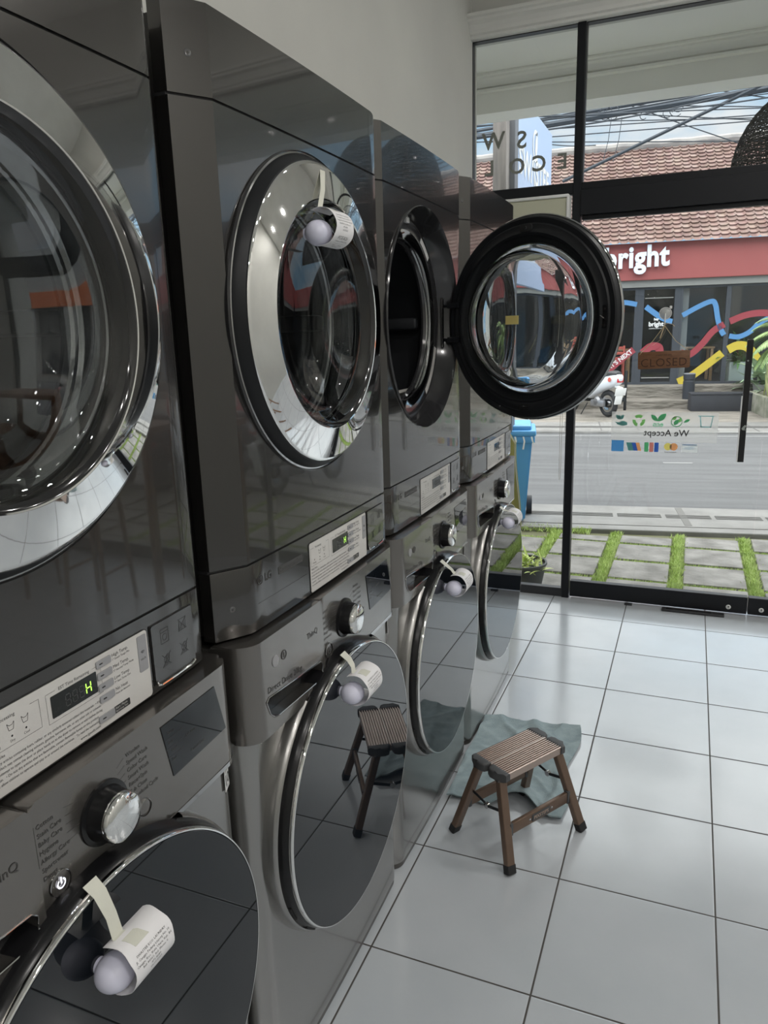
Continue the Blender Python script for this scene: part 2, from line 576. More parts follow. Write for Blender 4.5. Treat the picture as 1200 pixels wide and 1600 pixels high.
def door_leaf(name, x0, x1, y):
    bm = NB()
    box(bm, x0, x1, y - 0.022, y + 0.022, 0.010, 0.102, bev=0.003)
    box(bm, x0, x1, y - 0.018, y + 0.018, 2.03, 2.052, bev=0.002)
    o = struct(name, bm, BLACKF, smooth=0)
    bm = NB(); box(bm, x0, x1, y - 0.005, y + 0.005, 0.098, 2.035, bev=0.001)
    finish(bm, 'glass', PANE, o, smooth=0)
    return o
d1 = door_leaf('door_1', -0.312, 0.600, 2.695)
d2 = door_leaf('door_2', 0.604, 1.50, 2.695)
def lock(x, parent):
    bm = NB(); lathe(bm, [(0, 0.0), (0, 0.011), (-0.004, 0.0125), (-0.008, 0.0105), (-0.009, 0.0)], (x, 2.673, 0.042), 'y', 24)
    l = finish(bm, 'lock', WHITEL, parent)
    bm = NB(); box(bm, x - 0.0012, x + 0.0012, 2.6625, 2.6642, 0.037, 0.047); box(bm, x - 0.003, x + 0.003, 2.6625, 2.6642, 0.044, 0.049)
    finish(bm, 'keyhole', PRINT, l, smooth=0)
lock(0.511, d1); lock(0.667, d2)
# painted pull handle with its chipped paint
CHIP = mat('chipped_black_paint', (0.010, 0.010, 0.011), 0.25, var=(0.012, 0.012, 0.013), vscale=20)
N_, L_ = nodes_of(CHIP)
for n_ in [n for n in N_ if n.type == 'VALTORGB']:
    n_.color_ramp.elements[0].position = 0.66; n_.color_ramp.elements[1].position = 0.67
    n_.color_ramp.elements[1].color = (0.30, 0.33, 0.31, 1)
bm = NB()
box(bm, 0.492, 0.520, 2.618, 2.646, 0.825, 1.420, bev=0.002)
h = finish(bm, 'handle', CHIP, d1, smooth=0)
bm = NB()
for z in (0.95, 1.30): lathe(bm, [(0, 0.008), (0.045, 0.008)], (0.506, 2.646, z), 'y', 16)
finish(bm, 'handle_post', CHROME_D, h)
bm = NB(); box(bm, 0.487, 0.492, 2.618, 2.640, 0.825, 1.15); finish(bm, 'handle_edge', WHITEL, h, smooth=0)
# floor guide under the door leaf
bm = NB(); box(bm, 0.184, 0.492, 2.612, 2.652, 0.0, 0.012, bev=0.003)
fg = finish(bm, 'door_guide', BLACKDK, None); tag(fg, 'flat black metal guide strip on the floor under the glass door', 'door guide')
bm = NB(); box(bm, 0.205, 0.43, 2.622, 2.636, 0.012, 0.0135); finish(bm, 'guide_slot', CHROME_D, fg, smooth=0)
bm = NB(); box(bm, -0.01, 0.03, 2.645, 2.668, 0.0, 0.010, bev=0.002)
tag(finish(bm, 'door_stop', BLACKDK), 'tiny black floor stop left of the guide strip under the glass door', 'door stop')

# ---- lettering stuck on the upper left pane, read from the street
LTR = mat('taupe_vinyl', (0.23, 0.23, 0.205), 0.6)
bm = NB()
def outs(ch, xc, z, s): text(bm, ch, s, face_py(xc, 2.706, z), align='CENTER', bold=0.0022, extrude=0.0006)
outs('S', -0.631, 2.408, 0.115); outs('W', -0.780, 2.418, 0.115)
for ch, x, z in (('E', -0.422, 2.288), ('C', -0.540, 2.290), ('O', -0.655, 2.288), ('L', -0.80, 2.292)):
    outs(ch, x, z, 0.104)
lt = finish(bm, 'lettering', LTR, w2, smooth=0); lt['label'] = 'taupe vinyl letters read in reverse from inside'

# ---- translucent payment sticker on the door glass
STK = bpy.data.materials.new('frosted_film'); STK.use_nodes = True
N_, L_ = nodes_of(STK); N_.clear()
o_ = N_.new('ShaderNodeOutputMaterial'); t_ = N_.new('ShaderNodeBsdfTransparent'); t_.inputs['Color'].default_value = (0.97, 0.97, 0.97, 1)
df = N_.new('ShaderNodeBsdfDiffuse'); df.inputs['Color'].default_value = (0.55, 0.54, 0.53, 1)
tl = N_.new('ShaderNodeBsdfTranslucent'); tl.inputs['Color'].default_value = (0.42, 0.41, 0.405, 1)
a_ = N_.new('ShaderNodeAddShader'); L_.new(df.outputs[0], a_.inputs[0]); L_.new(tl.outputs[0], a_.inputs[1])
x_ = N_.new('ShaderNodeMixShader'); x_.inputs['Fac'].default_value = 0.30
L_.new(t_.outputs[0], x_.inputs[1]); L_.new(a_.outputs[0], x_.inputs[2]); L_.new(x_.outputs[0], o_.inputs['Surface'])
def vin(name, c):
    m = bpy.data.materials.new(name); m.use_nodes = True
    N, L = nodes_of(m); N.clear()
    o = N.new('ShaderNodeOutputMaterial'); d = N.new('ShaderNodeBsdfDiffuse'); d.inputs['Color'].default_value = (*c, 1)
    t = N.new('ShaderNodeBsdfTranslucent'); t.inputs['Color'].default_value = (*c, 1)
    a = N.new('ShaderNodeMixShader'); L.new(d.outputs[0], a.inputs[1]); L.new(t.outputs[0], a.inputs[2])
    a.inputs['Fac'].default_value = 0.65
    L.new(a.outputs[0], o.inputs['Surface'])
    return m
VTEAL = vin('teal_vinyl', (0.22, 0.48, 0.46)); VGREEN = vin('green_vinyl', (0.22, 0.62, 0.36)); VLIME = vin('lime_vinyl', (0.45, 0.76, 0.36))
VBLUE = vin('blue_vinyl', (0.22, 0.52, 0.80)); VDBLUE = vin('deep_blue_vinyl', (0.12, 0.28, 0.66)); VRED = vin('pink_vinyl', (0.80, 0.42, 0.38))
VORNG = vin('orange_vinyl', (0.90, 0.58, 0.34)); VYEL = vin('yellow_vinyl', (0.90, 0.82, 0.36)); VWHT = vin('white_vinyl', (0.92, 0.92, 0.92)); VBLK = vin('black_vinyl', (0.02, 0.02, 0.02))
VCYAN = vin('pale_cyan_vinyl', (0.50, 0.74, 0.76))
stk = thing('window_sticker', 'translucent sticker on the glass door with green eco icons, We Accept and card logos', 'sticker', (0.144, 2.7015, 0.935))
def sheet(m, name, x0, x1, z0, z1, y=2.7012, t=0.0006, par=stk, off=(0.144, 2.7015, 0.935)):
    bm = NB(); box(bm, x0, x1, y, y + t, z0, z1)
    return finish(bm, name, m, par, smooth=0, off=off)
sheet(STK, 'film', -0.126, 0.395, 0.904, 1.060, y=2.7034)
SO = (0.144, 2.7015, 0.935)
def flat(m, name, polys, y=2.7020, t=0.0004, par=stk, off=SO, texts=()):
    bm = NB()
    for P in polys: prism(bm, P, y, y + t, axis='y')
    for (s, size, x, z, kw) in texts: text(bm, s, size, face_py(x, y + t, z), **kw)
    return finish(bm, name, m, par, smooth=0, off=off)
def leaf(x0, z0, x1, z1, w_, n=8):
    a = Vector((x0, z0)); b = Vector((x1, z1)); d = b - a; nn = Vector((-d.y, d.x)).normalized()
    L = [a + d * (i / n) + nn * w_ * math.sin(PI * i / n) ** 0.8 * 1.0 for i in range(n + 1)]
    R = [a + d * (i / n) - nn * w_ * math.sin(PI * i / n) ** 0.8 * 1.0 for i in range(n - 1, 0, -1)]
    return [tuple(p) for p in L + R]
def disc_p(x, z, r, n=24): return [(x + r * math.cos(2 * PI * i / n), z + r * math.sin(2 * PI * i / n)) for i in range(n)]
def arc_band(x, z, r0, r1, a0, a1, n=10):
    A = [math.radians(a0 + (a1 - a0) * i / n) for i in range(n + 1)]
    return [(x + r1 * math.cos(a), z + r1 * math.sin(a)) for a in A] + [(x + r0 * math.cos(a), z + r0 * math.sin(a)) for a in reversed(A)]
flat(VTEAL, 'hand_icon', [leaf(-0.083, 1.018, -0.104, 1.043, 0.008), leaf(-0.080, 1.018, -0.066, 1.044, 0.008), leaf(-0.085, 1.02, -0.086, 1.045, 0.004),
                          [(-0.108, 1.008), (-0.095, 1.003), (-0.075, 1.006), (-0.085, 1.012), (-0.060, 1.010), (-0.045, 1.002), (-0.046, 0.990), (-0.070, 0.985), (-0.095, 0.992)]])
rc = (0.012, 1.014)
flat(VLIME, 'recycling_icon', [arc_band(rc[0], rc[1], 0.016, 0.032, a, a + 85, 3) for a in (50, 170, 290)])
flat(VGREEN, 'eco_icon', [leaf(0.105, 1.012, 0.072, 1.046, 0.011), leaf(0.104, 1.012, 0.146, 1.052, 0.014)], texts=[('eco', 0.036, 0.108, 0.985, dict(align='CENTER', bold=0.0008))])
flat(VGREEN, 'globe_icon', [arc_band(0.198, 1.012, 0.024, 0.028, 0, 350, 30), leaf(0.186, 0.994, 0.206, 1.022, 0.011), leaf(0.232, 1.008, 0.262, 1.024, 0.007)])
flat(VLIME, 'globe_land_icon', [leaf(0.178, 1.02, 0.196, 1.038, 0.008), leaf(0.212, 1.006, 0.214, 1.030, 0.007)])
flat(VCYAN, 'cup_icon', [[(0.298, 1.044), (0.375, 1.044), (0.375, 1.040), (0.298, 1.040)], [(0.306, 1.040), (0.311, 1.040), (0.318, 0.988), (0.313, 0.984)],
                         [(0.366, 1.040), (0.370, 1.040), (0.363, 0.984), (0.358, 0.984)], [(0.313, 0.984), (0.363, 0.984), (0.363, 0.989), (0.313, 0.989)]])
flat(VBLK, 'sticker_text', [], texts=[('We Accept', 0.0475, 0.261, 0.936, dict(bold=0.0005))])
flat(VBLUE, 'blue_card_logo', [rrect(-0.121, -0.058, 0.848, 0.908, 0.003)])
flat(VWHT, 'blue_card_logo_text', [], y=2.7026, texts=[('AMERICAN', 0.0125, -0.0895, 0.880, dict(align='CENTER')), ('EXPRESS', 0.0125, -0.0895, 0.866, dict(align='CENTER'))])
def skew(x0, x1, z0, z1, s=0.006): return [(x0 - s, z1), (x1 - s, z1), (x1 + s, z0), (x0 + s, z0)]
flat(VORNG, 'striped_card_logo', [skew(0.008, 0.026, 0.854, 0.897)])
flat(VDBLUE, 'striped_card_logo_stripe', [skew(-0.013, 0.008, 0.854, 0.897)])
flat(VTEAL, 'striped_card_logo_stripe', [skew(-0.040, -0.013, 0.854, 0.897)])
flat(VWHT, 'striped_card_logo_text', [], y=2.7026, texts=[('UnionPay', 0.0145, -0.007, 0.870, dict(align='CENTER'))])
flat(VDBLUE, 'three_bar_logo', [rrect(0.096, 0.117, 0.850, 0.900, 0.004)])
flat(VRED, 'three_bar_logo_bar', [rrect(0.071, 0.092, 0.850, 0.900, 0.004)])
flat(VGREEN, 'three_bar_logo_bar', [rrect(0.046, 0.067, 0.850, 0.900, 0.004)])
flat(VWHT, 'three_bar_logo_text', [], y=2.7026, texts=[('JCB', 0.026, 0.0815, 0.866, dict(align='CENTER', spacing=1.35))])
flat(VYEL, 'circles_card_logo', [disc_p(0.163, 0.880, 0.0195)])
flat(VORNG, 'circles_card_logo_disc', [disc_p(0.191, 0.880, 0.0195)], y=2.7016)
flat(VBLK, 'circles_card_logo_text', [], texts=[('mastercard', 0.0125, 0.177, 0.848, dict(align='CENTER'))])
flat(VWHT, 'white_card_logo', [rrect(0.228, 0.306, 0.853, 0.897, 0.002)])
flat(VBLUE, 'white_card_logo_band', [[(0.234, 0.896), (0.302, 0.896), (0.302, 0.888), (0.234, 0.888)]], y=2.7026, texts=[('VISA', 0.024, 0.267, 0.867, dict(align='CENTER', bold=0.0004))])

# ---- roller blind over the left pane
CREAM = mat('cream_aluminium', (0.52, 0.52, 0.40), 0.5)
rb = thing('roller_blind', 'cream roller blind rolled up in its cassette over the left window pane', 'blind', (-0.62, 2.61, 2.03))
bm = NB(); prism(bm, [(2.565, 2.036), (2.60, 2.030), (2.645, 2.036), (2.650, 2.125), (2.635, 2.135), (2.575, 2.135), (2.560, 2.120)], WX + 0.01, -0.372, axis='x', bev=0.002)
finish(bm, 'cassette', CREAM, rb, off=(-0.62, 2.61, 2.03), smooth=20)
bm = NB(); box(bm, WX + 0.008, -0.362, 2.556, 2.668, 2.128, 2.142, bev=0.003); finish(bm, 'mounting_rail', WHITEL, rb, off=(-0.62, 2.61, 2.03))
bm = NB(); box(bm, -0.372, -0.362, 2.556, 2.660, 2.034, 2.130, bev=0.002); finish(bm, 'end_cap', WHITEL, rb, off=(-0.62, 2.61, 2.03))
bm = NB(); lathe(bm, [(-0.86, 0.0), (-0.86, 0.018), (-0.385, 0.018), (-0.385, 0)], (0, 2.605, 2.020), 'x', 20); finish(bm, 'bottom_bar', CREAM, rb, off=(-0.62, 2.61, 2.03))
bm = NB()
for dx in (0, 0.012): tube(bm, [(-0.379 + dx, 2.60, 2.05), (-0.380 + dx, 2.60, 1.2), (-0.379 + dx * .6, 2.60, 0.71)], 0.0012, 5)
tube(bm, [(-0.379, 2.60, 0.71), (-0.3755, 2.60, 0.695), (-0.372, 2.60, 0.71)], 0.0012, 5)
finish(bm, 'pull_chain', mat('chain_grey', (0.45, 0.43, 0.38), 0.5), rb, off=(-0.62, 2.61, 2.03))

# ---- suction hook and the CLOSED board
hk = thing('suction_hook', 'clear round suction cup hook stuck on the door glass above the wooden board', 'hook', (0.113, 2.69, 1.555))
HO = (0.113, 2.69, 1.555)
CUP = mat('cloudy_plastic', (0.55, 0.56, 0.55), 0.15, alpha=0.7)
bm = NB(); lathe(bm, [(0, 0.0), (0, 0.030), (-0.003, 0.0305), (-0.006, 0.026), (-0.012, 0.012), (-0.013, 0)], (0.113, 2.6895, 1.556), 'y', 32); finish(bm, 'suction_cup', CUP, hk, off=HO)
bm = NB()
for r in (0.029, 0.019, 0.009):
    tube(bm, [(0.113 + r * math.cos(a * PI / 12), 2.683, 1.556 + r * math.sin(a * PI / 12)) for a in range(25)], 0.0014, 5, cap=False)
finish(bm, 'cup_rings', WHITEL, hk, off=HO)
bm = NB(); tube(bm, [(0.113, 2.676, 1.556), (0.113, 2.672, 1.53), (0.113, 2.668, 1.508), (0.113, 2.66, 1.50), (0.113, 2.655, 1.508)], 0.003, 6)
box(bm, 0.131, 0.143, 2.682, 2.688, 1.578, 1.592, bev=0.002); finish(bm, 'hook', WHITEL, hk, off=HO)
bt = math.radians(2.0)
cb = thing('hanging_sign', 'brown wooden board reading CLOSED, hung by twine from the suction hook on the door', 'sign', (0.118, 2.672, 1.33))
CO = (0.118, 2.672, 1.33)
WOODB = mat('carved_board_wood', (0.20, 0.095, 0.045), 0.5, var=(0.14, 0.062, 0.028), vscale=18, vstretch=(1, 1, 9))
MB_ = Matrix.Translation((0.118, 2.672, 1.328)) @ Matrix.Rotation(-bt, 4, 'Y')
bm = NB(); prism(bm, rrect(-0.124, 0.124, -0.043, 0.043, 0.008), -0.004, 0.004, axis='y', bev=0.001)
bmesh.ops.transform(bm, matrix=MB_, verts=bm.verts); finish(bm, 'board', WOODB, cb, off=CO)
bm = NB()
text(bm, 'CLOSED', 0.058, MB_ @ face_ny(0, -0.0046, -0.032), align='CENTER', bold=-0.0006, spacing=1.08, sx=0.98)
text(bm, 'SORRY WE ARE', 0.011, MB_ @ face_ny(0, -0.0046, 0.020), align='CENTER')
finish(bm, 'carved_letters', mat('burnt_letters', (0.045, 0.018, 0.010), 0.7), cb, off=CO, smooth=0)
TW = mat('jute_twine', (0.52, 0.42, 0.27), 0.9)
bm = NB()
tube(bm, [(0.113, 2.660, 1.497), (0.06, 2.665, 1.42), (0.010, 2.668, 1.368)], 0.0016, 6)
tube(bm, [(0.113, 2.660, 1.497), (0.17, 2.665, 1.42), (0.228, 2.668, 1.375)], 0.0016, 6)
tube(bm, [(0.113, 2.658, 1.502), (0.13, 2.655, 1.508), (0.150, 2.655, 1.502), (0.160, 2.655, 1.492)], 0.0018, 6)
tube(bm, [(0.113, 2.658, 1.500), (0.105, 2.655, 1.47), (0.095, 2.655, 1.435)], 0.0028, 6)
tube(bm, [(0.113, 2.658, 1.500), (0.118, 2.655, 1.47), (0.095, 2.655, 1.425), (0.06, 2.66, 1.40)], 0.0007, 5)
tube(bm, [(0.010, 2.666, 1.362), (0.004, 2.664, 1.372), (0.016, 2.664, 1.376), (0.002, 2.664, 1.355)], 0.0014, 6)
finish(bm, 'twine', TW, cb, off=CO)

# ---- ceiling downlights
cl0 = None
for k, (x, y) in enumerate([(1.0, 1.6), (1.0, 0.1), (1.0, -1.6), (2.0, 1.6), (2.0, 0.1), (2.0, -1.6), (2.9, 1.6), (2.9, 0.1), (2.9, -1.6), (1.0, -3.1), (2.0, -3.1), (2.9, -3.1)]):
    if cl0 is None:
        cl0 = thing('ceiling_light', 'x', 'ceiling light', (x, y, 3.42))
        bm = NB(); lathe(bm, [(0.0, 0.055), (-0.006, 0.055), (-0.008, 0.05), (-0.004, 0.040), (0.0, 0.040)], (0, 0, 0), 'z', 32); finish(bm, 'trim_ring', WHITEL, cl0)
        bm = NB(); lathe(bm, [(-0.003, 0.0), (-0.003, 0.040)], (0, 0, 0), 'z', 32); finish(bm, 'lens', mat('lamp_lens', (0.9, 0.9, 0.9), 0.4, emis=(1.0, 0.97, 0.92), estr=7), cl0)
        cl = cl0
    else:
        cl = dup(cl0)
    cl.location = (x, y, 3.418)
    tag(cl, 'round recessed ceiling downlight with white trim ring', 'ceiling light', 'recessed downlights in the ceiling')
    ld = bpy.data.lights.new('downlight', 'AREA'); ld.shape = 'DISK'; ld.size = 0.09; ld.energy = LAMP_POWER; ld.color = (1.0, 0.97, 0.93)
    lo = bpy.data.objects.new('downlight', ld); COL.objects.link(lo); lo.location = (x, y, 3.405)

# ================================================================== MACHINES
HW = 0.345
def bowd(y, amp=0.004, yc=0.287, xe=-0.037):
    if y < -yc: return xe * (-y - yc) / (HW - yc)
    if y > 0.330:
        q = min(1.0, (y - 0.330) / (HW - 0.330)); return -0.018 * (1 - math.sqrt(max(0.0, 1 - q * q)))
    return amp * (1 - ((y - 0.02) / 0.31) ** 2)
def plan(fn, back=-0.06, n=14, yc=0.287, off=0.0, y0=-HW, y1=HW, round_=None):
    ys = [y0]
    if y0 < -yc: ys.append(-yc)
    k = [-yc + (0.330 + yc) * i / n for i in range(1, n)]
    ys += k
    ys += [0.330 + (HW - 0.330) * math.sin(math.radians(a)) for a in (0, 20, 40, 60, 75)]
    ys.append(y1)
    ys = sorted(set(y for y in ys if y <= y1))
    pts = [(back, y0)] + [(fn(y) + off, y) for y in ys] + [(back, y1)]
    return pts

DB = (0, 0, 0.985)
def make_dryer():
    t = thing('tumble_dryer', 'x', 'dryer')
    # dark cabinet behind the fronts
    bm = NB(); box(bm, -0.72, -0.05, -0.335, 0.335, 0.990, 1.950, bev=0.004)
    cab = finish(bm, 'cabinet', SIDE, t)
    c = NB(); lathe(c, [(-0.55, 0.0), (-0.55, 0.262), (0.05, 0.262), (0.05, 0)], (0, 0, 1.526), 'x', 72); cut(cab, c)
    for v in cab.data.vertices: v.co.z -= 0.985
    # drum inside
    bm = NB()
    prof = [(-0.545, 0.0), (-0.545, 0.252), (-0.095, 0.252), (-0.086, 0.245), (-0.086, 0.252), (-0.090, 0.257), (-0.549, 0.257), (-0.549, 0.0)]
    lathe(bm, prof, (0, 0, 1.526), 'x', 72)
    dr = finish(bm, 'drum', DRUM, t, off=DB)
    bm = NB()
    for k in range(3):
        a = 2 * PI * k / 3 + 0.5
        M = Matrix.Translation((0, 0, 1.526)) @ Matrix.Rotation(a, 4, 'X')
        prism_pts = [(0.0, 0.0)]
        box(bm, -0.52, -0.10, -0.018, 0.018, 0.205, 0.25, bev=0.010, M=M)
    finish(bm, 'drum_fin', DRUM, dr, off=DB)
    # front panel with the round opening
    bm = NB(); prism(bm, plan(bowd, n=24), 1.1145, 1.836, bev=0.0)
    fp = finish(bm, 'front_panel', GRAPH, t, smooth=28)
    c = NB(); lathe(c, [(-0.2, 0.0), (-0.2, 0.2925), (0.05, 0.2925), (0.05, 0)], (0, 0, 1.526), 'x', 128); cut(fp, c)
    for v in fp.data.vertices: v.co.z -= 0.985
    # door recess
    bm = NB()
    lathe(bm, [(-0.004, 0.2925), (0.004, 0.2945), (0.008, 0.2925), (0.002, 0.2885), (-0.040, 0.272), (-0.050, 0.268), (-0.054, 0.240), (-0.058, 0.232), (-0.064, 0.218), (-0.078, 0.208), (-0.084, 0.208),
               (-0.084, 0.257), (-0.078, 0.285), (-0.066, 0.2925)], (0, 0, 1.526), 'x', 128, close=True)
    rc_ = finish(bm, 'door_recess', mat('gloss_charcoal_plastic', (0.028, 0.028, 0.030), 0.14, coat=0.4), t, off=DB, smooth=30)
    bm = NB()
    lathe(bm, [(-0.0535, 0.2405), (-0.0555, 0.236), (-0.0625, 0.220), (-0.070, 0.213)], (0, 0, 1.526), 'x', 96)
    finish(bm, 'recess_ring', CHROME_D, rc_, off=DB)
    bm = NB()   # lint filter grille at the opening's lower rim
    M = Matrix.Translation((-0.100, 0.02, 1.526 - 0.205)) @ Matrix.Rotation(math.radians(-28), 4, 'Y')
    box(bm, -0.075, 0.018, -0.09, 0.09, -0.004, 0.006, bev=0.003, M=M)
    g = finish(bm, 'lint_filter', mat('pale_grey_plastic', (0.34, 0.33, 0.31), 0.4), t, off=DB)
    bm = NB()
    for k in range(9): box(bm, -0.060, -0.010, -0.070 + k * 0.0165, -0.062 + k * 0.0165, 0.0062, 0.0068, M=M)
    finish(bm, 'filter_slots', PRINT, g, off=DB, smooth=0)
    bm = NB()
    for a0, a1, r in ((112, 128, 0.262),):
        prism(bm, arc_band(0, 1.526, 0.246, 0.262, 44, 62, 6), -0.0520, -0.0508, axis='x')
        prism(bm, [(-0.012 + p[0], p[1]) for p in rrect(0, 0.022, 1.783, 1.797, 0.002)], -0.0520, -0.044, axis='x')
    finish(bm, 'rating_label', WHITEL, rc_, off=DB, smooth=0)
    bm = NB(); prism(bm, arc_band(0, 1.526, 0.244, 0.264, -55, -18, 10), -0.0520, -0.0508, axis='x'); finish(bm, 'notice_label', PLATE, rc_, off=DB, smooth=0)
    bm = NB(); prism(bm, arc_band(0, 1.526, 0.250, 0.261, 197, 222, 8), -0.0520, -0.0508, axis='x'); finish(bm, 'warning_label', YELLOWL, rc_, off=DB, smooth=0)
    # top panel
    bm = NB(); prism(bm, plan(bowd, n=24), 1.840, 1.965, bev=0.0)
    tp = finish(bm, 'top_panel', GRAPH, t, smooth=28)
    c = NB()
    for s in (1,):  # softened upper shoulder on the far side
        a = [(s * 0.36, 1.98), (s * 0.36, 1.935)]
        for i in range(9):
            q = math.radians(90 * i / 8)
            a.append((s * (HW - 0.030 + 0.030 * math.cos(q)), 1.935 + 0.030 * math.sin(q)))
        a.append((s * 0.30, 1.98))
        prism(c, a, -0.2, 0.1, axis='x')
    cut(tp, c)
    for v in tp.data.vertices: v.co.z -= 0.985
    # lower control strip
    bm = NB(); prism(bm, plan(bowd, n=24), 0.987, 1.1105, bev=0.0025)
    finish(bm, 'control_strip', GRAPH, t, off=DB, smooth=28)
    bm = NB()
    bm.free()
    for z in (1.1125, 1.838):
        bm = NB(); prism(bm, plan(bowd, n=24, off=-0.004), z - 0.003, z + 0.003)
        finish(bm, 'panel_seam', RUBBER, t, off=DB, smooth=28)
    # screws on the side chamfer
    for s in (-1,):
        for z in (1.040, 1.895):
            bm = NB(); lathe(bm, [(0.0, 0.0), (0.0012, 0.0045), (0.0, 0.0065), (-0.002, 0.0070)], (0, 0, 0), 'x', 20)
            M = Matrix.Translation((-0.0185, s * 0.315, z)) @ Matrix.Rotation(s * math.atan2(0.037, 0.058), 4, 'Z')
            bmesh.ops.transform(bm, matrix=M, verts=bm.verts)
            finish(bm, 'screw', BEZEL, t, off=DB)
    B_ = lambda v: Vector((v.x + bowd(v.y), v.y, v.z))
    def bent(bm):
        for v in bm.verts: v.co.x += bowd(v.co.y)
        return bm
    def fine_panel(y0, y1, z0, z1, r, x0, x1):
        bm = NB(); prism(bm, rrect(y0, y1, z0, z1, r, 5), x0, x1, axis='x')
        n = int((y1 - y0) / 0.03)
        for i in range(1, n):
            yy = y0 + (y1 - y0) * i / n
            bmesh.ops.bisect_plane(bm, geom=list(bm.verts) + list(bm.edges) + list(bm.faces), plane_co=(0, yy, 0), plane_no=(0, 1, 0))
        return bent(bm)
    pl = finish(fine_panel(-0.074, 0.206, 0.990, 1.0915, 0.005, -0.001, 0.0018), 'control_plate', PLATE, t, off=DB, smooth=20)
    finish(fine_panel(-0.0755, 0.2075, 0.9885, 1.093, 0.006, -0.001, 0.0010), 'plate_surround', PRINT, pl, off=DB, smooth=20)
    bm = NB()
    X = 0.0020
    def T(s, size, y, z, **k): text(bm, s, size, face_x(X, y, z), fn=B_, **k)
    T('Processing', 0.0062, -0.038, 1.0775, align='CENTER')
    T('EST Time Remaining', 0.0062, 0.066, 1.0765, align='CENTER')
    for i, (a, b) in enumerate((('High Temp.', '1\u00ba Swash Tango Mix'), ('Med Temp.', 'T\u00ba Normal Temp Mode'), ('Low Temp', 'T\u00ba Sans Temp Dan'), ('No Heat', 'Pure air Antumn'))):
        z = 1.0795 - i * 0.0165
        T(a, 0.0068, 0.134, z); T(b, 0.0042, 0.134, z - 0.0055)
    T('Wi-Fi', 0.0048, 0.1935, 1.052, align='CENTER')
    T('Dry', 0.0042, -0.032, 1.0475, align='CENTER'); T('Cool', 0.0042, -0.012, 1.0475, align='CENTER'); T('Sensing', 0.0042, -0.055, 1.0475, align='CENTER')
    T('Safety Rules', 0.0052, -0.070, 1.0355)
    for i, s in enumerate(('Do not dry articles containing foam, rubber, or any similarly textured rubber-like materials.  \u2022 If the',
                           'articles which may contain cleaning solvents, gasoline, kerosene, oils, or any other oils or solvents',
                           'Do not attempt to open the door or place hands on to the dryer to remove or add clothes during',
                           'operation.   \u2022 Do not dry articles that are flammable, contain flammable fumes on this product.',
                           'Do not allow children to operate and play in or around the machines.   To read the instructions')):
        T(s, 0.0050, -0.070, 1.0285 - i * 0.0066, sx=0.88)
    T('www.lgeuds.com', 0.0052, 0.100, 0.9945, align='RIGHT')
    T('min', 0.003, 0.108, 1.0425)
    def frame(y0, y1, z0, z1, w_=0.0004):
        for q in ((y0, y1, z1 - w_, z1), (y0, y1, z0, z0 + w_), (y0, y0 + w_, z0, z1), (y1 - w_, y1, z0, z1)):
            if q[0] == y0 and q[1] == y1:
                n = 6
                for i in range(n):
                    a = y0 + (y1 - y0) * i / n; b = y0 + (y1 - y0) * (i + 1) / n
                    if q[3] == z1 and abs((a + b) / 2 - (y0 + y1) / 2) < (y1 - y0) * 0.34: continue
                    bm.faces.new([bm.verts.new(B_(Vector((X, yy, zz)))) for yy, zz in ((a, q[2]), (b, q[2]), (b, q[3]), (a, q[3]))])
            else:
                bm.faces.new([bm.verts.new(B_(Vector((X, yy, zz)))) for yy, zz in ((q[0], q[2]), (q[1], q[2]), (q[1], q[3]), (q[0], q[3]))])
    frame(-0.070, 0.010, 1.043, 1.0800); frame(0.020, 0.112, 1.0395, 1.0790)
    for yy in (-0.055, -0.032, -0.012):
        bm.faces.new([bm.verts.new(B_(Vector((X, yy + 0.0014 * math.cos(a * PI / 4), 1.0545 + 0.0014 * math.sin(a * PI / 4))))) for a in range(8)])
    for yy in (-0.032, -0.012):   # little drying icons
        for (a, b) in (((-.005, 1.071), (-.002, 1.068)), ((-.002, 1.068), (.002, 1.068)), ((.002, 1.068), (.005, 1.071)), ((-.005, 1.071), (-.003, 1.062)), ((.005, 1.071), (.003, 1.062)), ((-.003, 1.062), (.003, 1.062))):
            pa, pb = Vector((0, yy + a[0], a[1])), Vector((0, yy + b[0], b[1])); d = (pb - pa).normalized(); nn = Vector((0, -d.z, d.y)) * 0.0003
            bm.faces.new([bm.verts.new(B_(p + Vector((X, 0, 0)))) for p in (pa - nn, pb - nn, pb + nn, pa + nn)])
    finish(bm, 'printing', PRINT, pl, off=DB, smooth=0)
    disp = finish(fine_panel(0.0265, 0.103, 1.0445, 1.0735, 0.0015, 0.000, 0.0024), 'display', LCD, t, off=DB, smooth=20)
    def seg7(bm, y, z, h, w_, on, lit):
        S = {'a': ((0, h), (w_, h)), 'b': ((w_, h), (w_, h / 2)), 'c': ((w_, h / 2), (w_, 0)), 'd': ((0, 0), (w_, 0)), 'e': ((0, 0), (0, h / 2)), 'f': ((0, h / 2), (0, h)), 'g': ((0, h / 2), (w_, h / 2))}
        for k, (p, q) in S.items():
            if (k in on) != lit: continue
            pa, pb = Vector((0, y + p[0], z + p[1])), Vector((0, y + q[0], z + q[1])); d = (pb - pa).normalized()
            pa += d * 0.0008; pb -= d * 0.0008; nn = Vector((0, -d.z, d.y)) * 0.0008
            bm.faces.new([bm.verts.new(B_(v + Vector((0.0026, v.z * 0.0, 0)))) for v in (pa - nn, pb - nn, pb + nn, pa + nn)])
    bm = NB(); seg7(bm, 0.0835, 1.0505, 0.0150, 0.0080, 'bcefg', True); finish(bm, 'lit_digit', LEDG, disp, off=DB, smooth=0)
    bm = NB()
    for yy in (0.049, 0.0605, 0.072): seg7(bm, yy, 1.0505, 0.0150, 0.0075, 'abcdefg', True)
